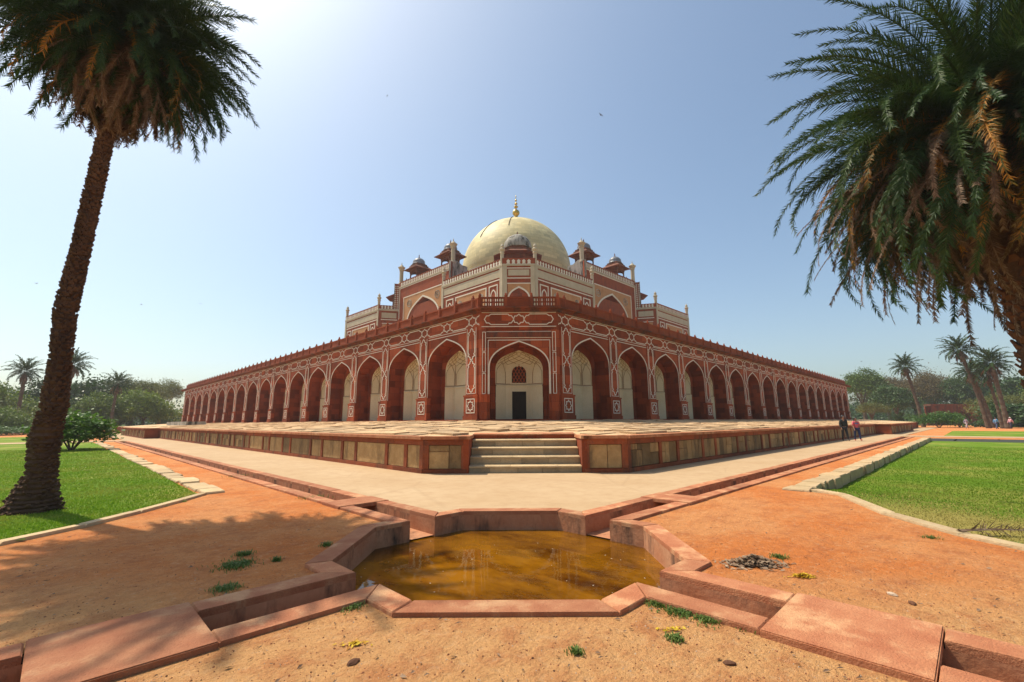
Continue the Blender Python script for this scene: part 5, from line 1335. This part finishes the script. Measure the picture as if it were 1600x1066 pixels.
# ------------------------------------------------------------------ people
def skin_body(name, verts, edges, radii, mat, parent=None, sub=2, root=0):
    me = bpy.data.meshes.new(name); me.from_pydata(verts, edges, []); me.materials.append(mat)
    o = bpy.data.objects.new(name, me); COL.objects.link(o); o.parent = parent
    sk = o.modifiers.new('skin', 'SKIN'); sk.use_smooth_shade = True
    if not me.skin_vertices: raise RuntimeError('no skin layer')
    for i, r_ in enumerate(radii):
        sv = me.skin_vertices[0].data[i]; sv.radius = r_ if isinstance(r_, tuple) else (r_, r_); sv.use_root = (i == root)
    ss = o.modifiers.new('sub', 'SUBSURF'); ss.levels = sub; ss.render_levels = sub
    return o
SKIN = plain('skin', (.30, .15, .09)); HAIR = plain('black_hair', (.012, .010, .009), .5)
def person(x, y, face, h, top, legs, label, stride=.18, hair='short', sleeve='long', cat='person', shoes=(.02, .02, .02), cap=None, stripe=None, group=None):
    s = h / 1.72
    p = thing('person', label, cat, (x, y, .047), face); p.scale = (s, s, s)     # faces local -y
    st = stride
    J = {'pel': (0, 0, .93), 'wai': (0, 0, 1.08), 'che': (0, .0, 1.30), 'nek': (0, -.01, 1.46), 'hd0': (0, -.02, 1.54), 'hd1': (0, -.03, 1.64), 'hd2': (0, -.02, 1.71)}
    for k, sx in (('L', 1), ('R', -1)):
        f = st * sx
        J['hip' + k] = (.09 * sx, 0, .88); J['kne' + k] = (.10 * sx, -f * .55 - .03, .49); J['ank' + k] = (.10 * sx, -f + .02 * sx, .09); J['toe' + k] = (.11 * sx, -f - .13, .035)
        J['sho' + k] = (.185 * sx, 0, 1.40); J['elb' + k] = (.25 * sx, .03 + f * .3, 1.13); J['wri' + k] = (.25 * sx, -.03 + f * .7, .90); J['han' + k] = (.245 * sx, -.05 + f * .8, .82)
        for fi, (ox, oz) in enumerate(((-.03, -.075), (-.01, -.09), (.012, -.085), (.03, -.07))): J['fin%d' % fi + k] = (J['han' + k][0] + .0, J['han' + k][1] + ox, .82 + oz)
        J['thu' + k] = (J['han' + k][0], J['han' + k][1] - .055, .80)
    names = list(J); ix = {n: i for i, n in enumerate(names)}
    E_ = [('pel', 'wai'), ('wai', 'che'), ('che', 'nek'), ('nek', 'hd0'), ('hd0', 'hd1'), ('hd1', 'hd2')]
    for k in 'LR': E_ += [('pel', 'hip' + k), ('hip' + k, 'kne' + k), ('kne' + k, 'ank' + k), ('ank' + k, 'toe' + k), ('che', 'sho' + k), ('sho' + k, 'elb' + k), ('elb' + k, 'wri' + k), ('wri' + k, 'han' + k), ('han' + k, 'thu' + k)] + [('han' + k, 'fin%d' % f + k) for f in range(4)]
    RD = {'pel': (.14, .10), 'wai': (.125, .09), 'che': (.155, .105), 'nek': .055, 'hd0': .07, 'hd1': (.082, .10), 'hd2': (.055, .07), 'hip': .085, 'kne': .058, 'ank': .042, 'toe': .035, 'sho': .062, 'elb': .044, 'wri': .03, 'han': .034, 'fin': .009, 'thu': .010}
    rad = [RD[n] if n in RD else RD[n[:3]] for n in names]
    skin_body('body', [J[n] for n in names], [(ix[a], ix[b]) for a, b in E_], rad, SKIN, p)
    def sub_(name, keys, edges, grow, mat, root):
        ii = {n: i for i, n in enumerate(keys)}; rr = []
        for n in keys:
            v = RD[n] if n in RD else RD[n[:3]]; rr.append(tuple(a + grow for a in (v if isinstance(v, tuple) else (v, v))))
        return skin_body(name, [J[n] for n in keys], [(ii[a], ii[b]) for a, b in edges], rr, mat, p, 2, ii[root])
    shirt = plain('shirt_cloth', top); tro = plain('trouser_cloth', legs); sh = plain('shoe', shoes)
    ks = ['pel', 'wai', 'che', 'shoL', 'shoR', 'elbL', 'elbR'] + (['wriL', 'wriR'] if sleeve == 'long' else [])
    es = [('pel', 'wai'), ('wai', 'che'), ('che', 'shoL'), ('che', 'shoR'), ('shoL', 'elbL'), ('shoR', 'elbR')] + ([('elbL', 'wriL'), ('elbR', 'wriR')] if sleeve == 'long' else [])
    sub_('shirt', ks, es, .022, shirt, 'pel')
    sub_('trousers', ['pel', 'hipL', 'kneL', 'ankL', 'hipR', 'kneR', 'ankR'], [('pel', 'hipL'), ('hipL', 'kneL'), ('kneL', 'ankL'), ('pel', 'hipR'), ('hipR', 'kneR'), ('kneR', 'ankR')], .018, tro, 'pel')
    for k in 'LR': sub_('shoe', ['ank' + k, 'toe' + k], [('ank' + k, 'toe' + k)], .014, sh, 'ank' + k)
    m = MB(); m.lathe([(.0, 1.765), (.06, 1.755), (.098, 1.71), (.108, 1.65), (.100, 1.60)], 14, (0, .012, 0), False); m.build('hair', HAIR if cap is None else plain('white_cap', cap), p, True)
    if hair == 'tail': m = MB(); m.tube([(0, .09, 1.68), (0, .16, 1.62), (0, .17, 1.45), (0, .15, 1.34)], [.035, .05, .04, .01], 8); m.build('ponytail', HAIR, p, True)
    m = MB(); m.lathe([(.0, .0), (.012, .01), (.016, .03), (.006, .055)], 6, (0, -.128, 1.605), False); m.build('nose', SKIN, p, True)
    for s2 in (-1, 1): m = MB(); m.lathe([(.0, -.012), (.012, 0), (.0, .012)], 6, (s2 * .034, -.118, 1.655), False); m.build('eye', HAIR, p)
    m = MB(); m.box(-.026, .026, -.122, -.108, 1.566, 1.576); m.build('mouth', plain('lips', (.2, .06, .05)), p)
    if stripe:
        m = MB(); m.prism([(-.13, -.1), (-.05, -.155), (.05, -.155), (.13, -.1)], 1.24, 1.32); m.build('shirt_print', plain('shirt_print', stripe), p)
    return p
def face_to(dx, dy): return math.atan2(dx, -dy)
fc = face_to(-.8, -.6)
person(23.0, -9.75, fc, 1.74, (.008, .011, .009), (.012, .012, .014), 'man in dark green jacket and black trousers walking along the plinth', .16, 'short', 'long', shoes=(.03, .025, .02))
person(23.75, -10.35, fc, 1.60, (.62, .10, .13), (.012, .022, .08), 'woman in pink top and blue jeans walking beside the man in dark', .2, 'tail', 'short', shoes=(.35, .03, .03), stripe=(.10, .14, .30))
x, y = pixpos(1531, 68); person(x, y, face_to(right.x, right.y), 1.7, (.10, .28, .48), (.06, .10, .2), 'walker in light blue shirt among the far right palms', .25)
x, y = pixpos(1553, 70); person(x, y, face_to(-right.x, -right.y), 1.7, (.62, .33, .38), (.03, .03, .06), 'walker in pale pink with a white cap among the far right palms', .22, cap=(.7, .66, .66))
x, y = pixpos(1486, 74); person(x, y, face_to(right.x, right.y), 1.65, (.25, .22, .30), (.45, .42, .46), 'small distant walker in grey on the far right red path', .3)

# ------------------------------------------------------------------ birds
def bird(px, py, dist, span, label):
    xx = (px - 800) / 705.085; yy = (533 - py) / 705.085
    d = (fwd + cx_ * xx + cy_ * yy).normalized(); p = CAM + d * dist
    t = thing('bird', label, 'bird', p, random.uniform(0, 6))
    m = MB(); m.lathe([(.0, -.5), (.06, -.3), (.1, 0), (.07, .25), (.03, .35), (.0, .42)], 8, cap=False); m.v = [(a, c * 1.0, b) for a, b, c in m.v]; o = m.build('body', HAIR, t, True); o.scale = (span,) * 3
    for s in (-1, 1):
        m = MB(); m.add([(0, -.12, .03), (0, .15, .03), (s * .5, .12, .22), (s * .5, -.08, .22), (s * 1., -.12, .12), (s * .95, -.02, .12)], [(0, 1, 2, 3), (3, 2, 5, 4)]); o = m.build('wing', HAIR, t); o.scale = (span,) * 3
for a in ((939, 180, 60, .42, 'dark bird gliding high right of the dome finial'), (605, 150, 80, .28, 'tiny dark bird in the sky left of the dome'), (57, 443, 70, .28, 'tiny bird left of the left palm trunk'), (221, 476, 85, .32, 'tiny bird over the left trees'), (313, 475, 85, .28, 'tiny bird nearest the left podium end'), (1346, 565, 110, .35, 'tiny bird over the right podium end')): bird(*a)

# ------------------------------------------------------------------ small things on the gravel
def GP(px, py, z=0.):
    x_ = (px - 800) / 705.085; y_ = (533 - py) / 705.085
    d = fwd + cx_ * x_ + cy_ * y_; t = (z - CAM.z) / d.z; p = CAM + d * t; return p.x, p.y
def weed(px, py, rad, n, label, h=.035):
    x, y = GP(px, py); m = MB(); r = random.Random(int(px))
    for i in range(n):
        k = r.randrange(6); a0 = k * 1.7; cx, cy = math.cos(a0) * rad * .6 * r.random(), math.sin(a0) * rad * .6 * r.random()
        q = abs(r.gauss(0, .55)) * rad; a = r.uniform(0, 2 * PI); x0, y0 = cx + q * math.cos(a), cy + q * math.sin(a); b = r.uniform(0, 6.28); hh = h * r.uniform(.35, 1.1); w_ = .004
        l = hh * .9; ex, ey = x0 + math.cos(b) * l, y0 + math.sin(b) * l
        m.add([(x0 - w_ * math.sin(b), y0 + w_ * math.cos(b), 0), (x0 + w_ * math.sin(b), y0 - w_ * math.cos(b), 0), (x0 + math.cos(b) * l * .55 + w_ * math.sin(b), y0 + math.sin(b) * l * .55 - w_ * math.cos(b), hh * .8), (x0 + math.cos(b) * l * .55 - w_ * math.sin(b), y0 + math.sin(b) * l * .55 + w_ * math.cos(b), hh * .8), (ex, ey, hh * .9)], [(0, 1, 2, 3), (3, 2, 4)])
    o = link('weed_tuft', m.mesh('weed_tuft', M['weed']), None, (x, y, 0)); tag(o, label, 'weeds')
weed(369, 884, .17, 900, 'largest grass tuft on the shaded gravel left of the pool')
weed(352, 921, .11, 420, 'grass tuft beside the coping of the front left channel')
weed(380, 868, .08, 200, 'small tuft just behind the largest grass tuft', .05)
weed(432, 877, .05, 90, 'tiny tuft between the largest tuft and the pool', .05)
weed(510, 853, .07, 150, 'small tuft touching the left pool coping', .05)
weed(548, 948, .10, 420, 'pale green tuft by the front left corner of the pool')
weed(1030, 945, .10, 320, 'weed tuft by the front right corner of the pool')
weed(1065, 958, .13, 420, 'weed patch along the coping of the front right channel')
weed(1105, 970, .10, 300, 'weed patch nearer the broad slab on the front right channel')
weed(1165, 980, .08, 160, 'small weeds at the near edge of the right broad slab')
weed(1055, 1000, .06, 150, 'lone weed beside the scattered yellow leaves')
weed(900, 1021, .05, 110, 'single small weed alone on the pale foreground earth')
weed(1218, 872, .09, 120, 'sparse weed behind the dry leaf heap', .04)
weed(1455, 841, .09, 90, 'thin weed near the dry lawn kerb', .04)
weed(1592, 853, .09, 200, 'weed next to the fallen palm frond')
weed(490, 779, .22, 260, 'weeds growing along the left channel before its slab', .06)
weed(370, 745, .30, 200, 'thin weeds farther along the left channel', .06)
def leaves(px, py, rx, ry, n, mat, label, name, hmax=.05, size=.035, ang=0., cat='leaves', mound=True):
    x, y = GP(px, py); r = random.Random(int(py) * 3 + n); m = MB()
    for i in range(n):
        a = r.uniform(0, 2 * PI); q = min(1.4, abs(r.gauss(0, .5))); lx = q * rx * math.cos(a); ly = q * ry * math.sin(a)
        p = right * lx + fwd_h * ly; z = (hmax * max(0, 1 - q) if mound else 0) * r.random() + .008
        b = r.uniform(0, 6.28); tl = r.uniform(-.5, .5); s = size * r.uniform(.5, 1.3); w_ = s * r.uniform(.25, .45)
        u = Vector((math.cos(b), math.sin(b), tl * .7)); v_ = Vector((-math.sin(b), math.cos(b), r.uniform(-.6, .6))); c = Vector((p.x, p.y, z))
        m.add([c - u * s, c - v_ * w_, c + u * s, c + v_ * w_ + Vector((0, 0, w_ * .4))], [(0, 1, 2), (0, 2, 3)])
    tag(link(name, m.mesh(name, M[mat]), None, (x, y, 0)), label, cat)
leaves(1178, 882, .34, .17, 1300, 'litter', 'heap of dry brown leaves beside the right pool coping', 'leaf_heap', .09, .032, cat='leaf heap')
leaves(1255, 902, .14, .05, 220, 'petal', 'yellow leaves spilled at the end of the dry leaf heap', 'yellow_leaves', .03, .022)
leaves(555, 1008, .10, .045, 70, 'petal', 'scattered yellow leaves on the pale earth left of centre', 'yellow_leaves', .012, .02)
leaves(1050, 985, .12, .05, 50, 'petal', 'scattered yellow leaves among the weeds right of the pool', 'yellow_leaves', .012, .02)
leaves(700, 870, 1.0, .7, 0, 'litter', 'x', 'x') if False else None
# stray leaves and clods
def clods(region, n, smin, smax, mat, name, label, flat=.6):
    m = MB(); r = random.Random(n); k = 0
    while k < n:
        px = r.uniform(region[0], region[2]); py = r.uniform(region[1], region[3]); x, y = GP(px, py)
        dx, dy = x - PC.x, y - PC.y
        if max(abs(dx), abs(dy), (abs(dx) + abs(dy)) / S2) < AP + CW + .03 or min(abs(dx), abs(dy)) < CH + CW + .05: k += .2; continue
        if inside((x, y), LAWN_R) or inside((x, y), LAWN_L): k += .2; continue
        s = r.uniform(smin, smax) * r.choice((.5, .6, .8, 1, 1.3)); a = r.uniform(0, 6.28); vs = []
        for j in range(5): q = a + j * 1.2566; vs.append((x + s * math.cos(q) * r.uniform(.6, 1.2), y + s * math.sin(q) * r.uniform(.6, 1.2), -.003))
        vs += [(x + s * .4 * math.cos(a + 1 + 2.1 * j) , y + s * .4 * math.sin(a + 1 + 2.1 * j), s * flat * r.uniform(.6, 1.2)) for j in range(3)]
        m.add(vs, [(0, 1, 5), (1, 2, 6, 5), (2, 3, 6), (3, 4, 7, 6), (4, 0, 5, 7), (5, 6, 7)]); k += 1
    o = m.build(name, mat); o['kind'] = 'stuff'; tag(o, label, 'gravel')
CL1 = stone('clod_red', (.30, .11, .05), (.42, .19, .09), 9, .95, .004); CL2 = stone('pebble_pale', (.50, .36, .24), (.62, .50, .38), 9, .9, .004); CL3 = stone('clod_dark', (.10, .045, .025), (.18, .08, .04), 9, .95, .004)
clods((-20, 770, 1620, 1080), 2600, .004, .010, CL1, 'red_gravel_stones', 'loose reddish gravel strewn over the ground')
clods((-20, 770, 1620, 1080), 900, .003, .008, CL2, 'pale_gravel_stones', 'loose pale pebbles strewn over the ground')
clods((-20, 800, 1620, 1080), 380, .004, .010, CL3, 'dark_gravel_stones', 'loose dark clods strewn over the ground')
def single_stone(px, py, s, mat, label, name='stone'):
    x, y = GP(px, py); m = MB(); r = random.Random(int(px)); m.lathe([(s * .7, -.01), (s * 1., s * .2), (s * .85, s * .5), (s * .4, s * .72)], 7); m.v = [(a * r.uniform(.8, 1.2) * 1.5, b * r.uniform(.8, 1.2), c) for a, b, c in m.v]
    tag(link(name, m.mesh(name, mat), None, (x, y, 0), r.uniform(0, 3)), label, 'stone')
single_stone(1394, 930, .030, CL2, 'pale oval stone on the gravel behind the right broad slab')
single_stone(1426, 944, .028, CL3, 'dark flat stone next to the pale oval stone')
single_stone(859, 955, .022, CL3, 'dark clod against the front coping of the pool')
single_stone(1140, 1038, .026, CL3, 'curled dark clod on the pale earth before the right slab')
single_stone(552, 1036, .03, CL3, 'dark clod below the scattered yellow leaves')
# stray dry leaves and twigs
m = MB(); r = random.Random(91); k = 0
while k < 260:
    x, y = GP(r.uniform(-10, 1610), r.uniform(790, 1075)); dx, dy = x - PC.x, y - PC.y
    if max(abs(dx), abs(dy), (abs(dx) + abs(dy)) / S2) < AP + CW + .03 or min(abs(dx), abs(dy)) < CH + CW + .05 or inside((x, y), LAWN_R) or inside((x, y), LAWN_L): k += .2; continue
    b = r.uniform(0, 6.28); L_ = r.uniform(.008, .03); wv = L_ * r.uniform(.12, .4); z = .006
    u = Vector((math.cos(b), math.sin(b), 0)); v_ = Vector((-math.sin(b), math.cos(b), .35)); c = Vector((x, y, z))
    m.add([c - u * L_, c - v_ * wv + Vector((0, 0, .004)), c + u * L_ + Vector((0, 0, .006)), c + v_ * wv + Vector((0, 0, .008))], [(0, 1, 2), (0, 2, 3)]); k += 1
o = m.build('fallen_leaves', M['litter']); o['kind'] = 'stuff'; tag(o, 'stray dry leaves scattered over the gravel round the pool', 'leaves')
# fallen frond
x, y = GP(1565, 838, -.02)
me = frond_mesh('fallen_frond', 1.25, .15, 'fronddead', 34, .22, .016, .9, 321)
o = link('fallen_frond', me, None, (x - right.x * .55, y - right.y * .55, .05), math.atan2(right.y, right.x) + .1); tag(o, 'dry palm frond fallen on the edge of the dry lawn', 'palm frond')
# floating bits on the water
m = MB(); r = random.Random(4)
for i in range(36):
    a = r.uniform(0, 6.28); q = math.sqrt(r.random()) * 1.8; s = r.uniform(.005, .013); b = r.uniform(0, 6)
    xx, yy = PC.x + q * math.cos(a), PC.y + q * math.sin(a)
    m.add([(xx + s * math.cos(b), yy + s * math.sin(b), ZW + .004), (xx - s * .5 * math.sin(b), yy + s * .5 * math.cos(b), ZW + .004), (xx - s * math.cos(b), yy - s * math.sin(b), ZW + .004), (xx + s * .5 * math.sin(b), yy - s * .5 * math.cos(b), ZW + .004)], [(0, 1, 2, 3)])
o = m.build('floating_debris', M['inlay']); o['kind'] = 'stuff'; tag(o, 'tiny pale flecks floating on the pool water', 'debris')

# ------------------------------------------------------------------ hazy air
hm = bpy.data.materials.new('hazy_air'); hm.use_nodes = True; hn = hm.node_tree; hn.nodes.remove(hn.nodes['Principled BSDF'])
pv = hn.nodes.new('ShaderNodeVolumePrincipled'); pv.inputs['Color'].default_value = (.92, .91, .88, 1); pv.inputs['Density'].default_value = .0005; pv.inputs['Anisotropy'].default_value = .2
hn.links.new(pv.outputs[0], hn.nodes['Material Output'].inputs['Volume'])
m = MB(); m.box(-320, 320, -320, 320, -2.2, 50); o = m.build('haze', hm); o['kind'] = 'stuff'; tag(o, 'thin pale haze hanging over the whole garden', 'haze')

# ------------------------------------------------------------------ groups of look-alike kinds
GR = {'palm tree': 'date palms of the garden', 'tree': 'trees behind the garden', 'bush': 'bushes on the lawns', 'person': 'people walking in the garden', 'bird': 'birds in the sky', 'kerb': 'stone kerbs of the lawns',
      'channel': 'channels meeting at the pool', 'slab': 'slabs bridging the channels', 'weeds': 'weed tufts on the gravel', 'stone': 'single stones on the gravel', 'leaves': 'fallen leaves on the gravel', 'grass': 'grass of the lawns'}
for o in COL.objects:
    if o.parent is None and o.get('category') in GR and o.get('kind') != 'stuff': o['group'] = GR[o['category']]
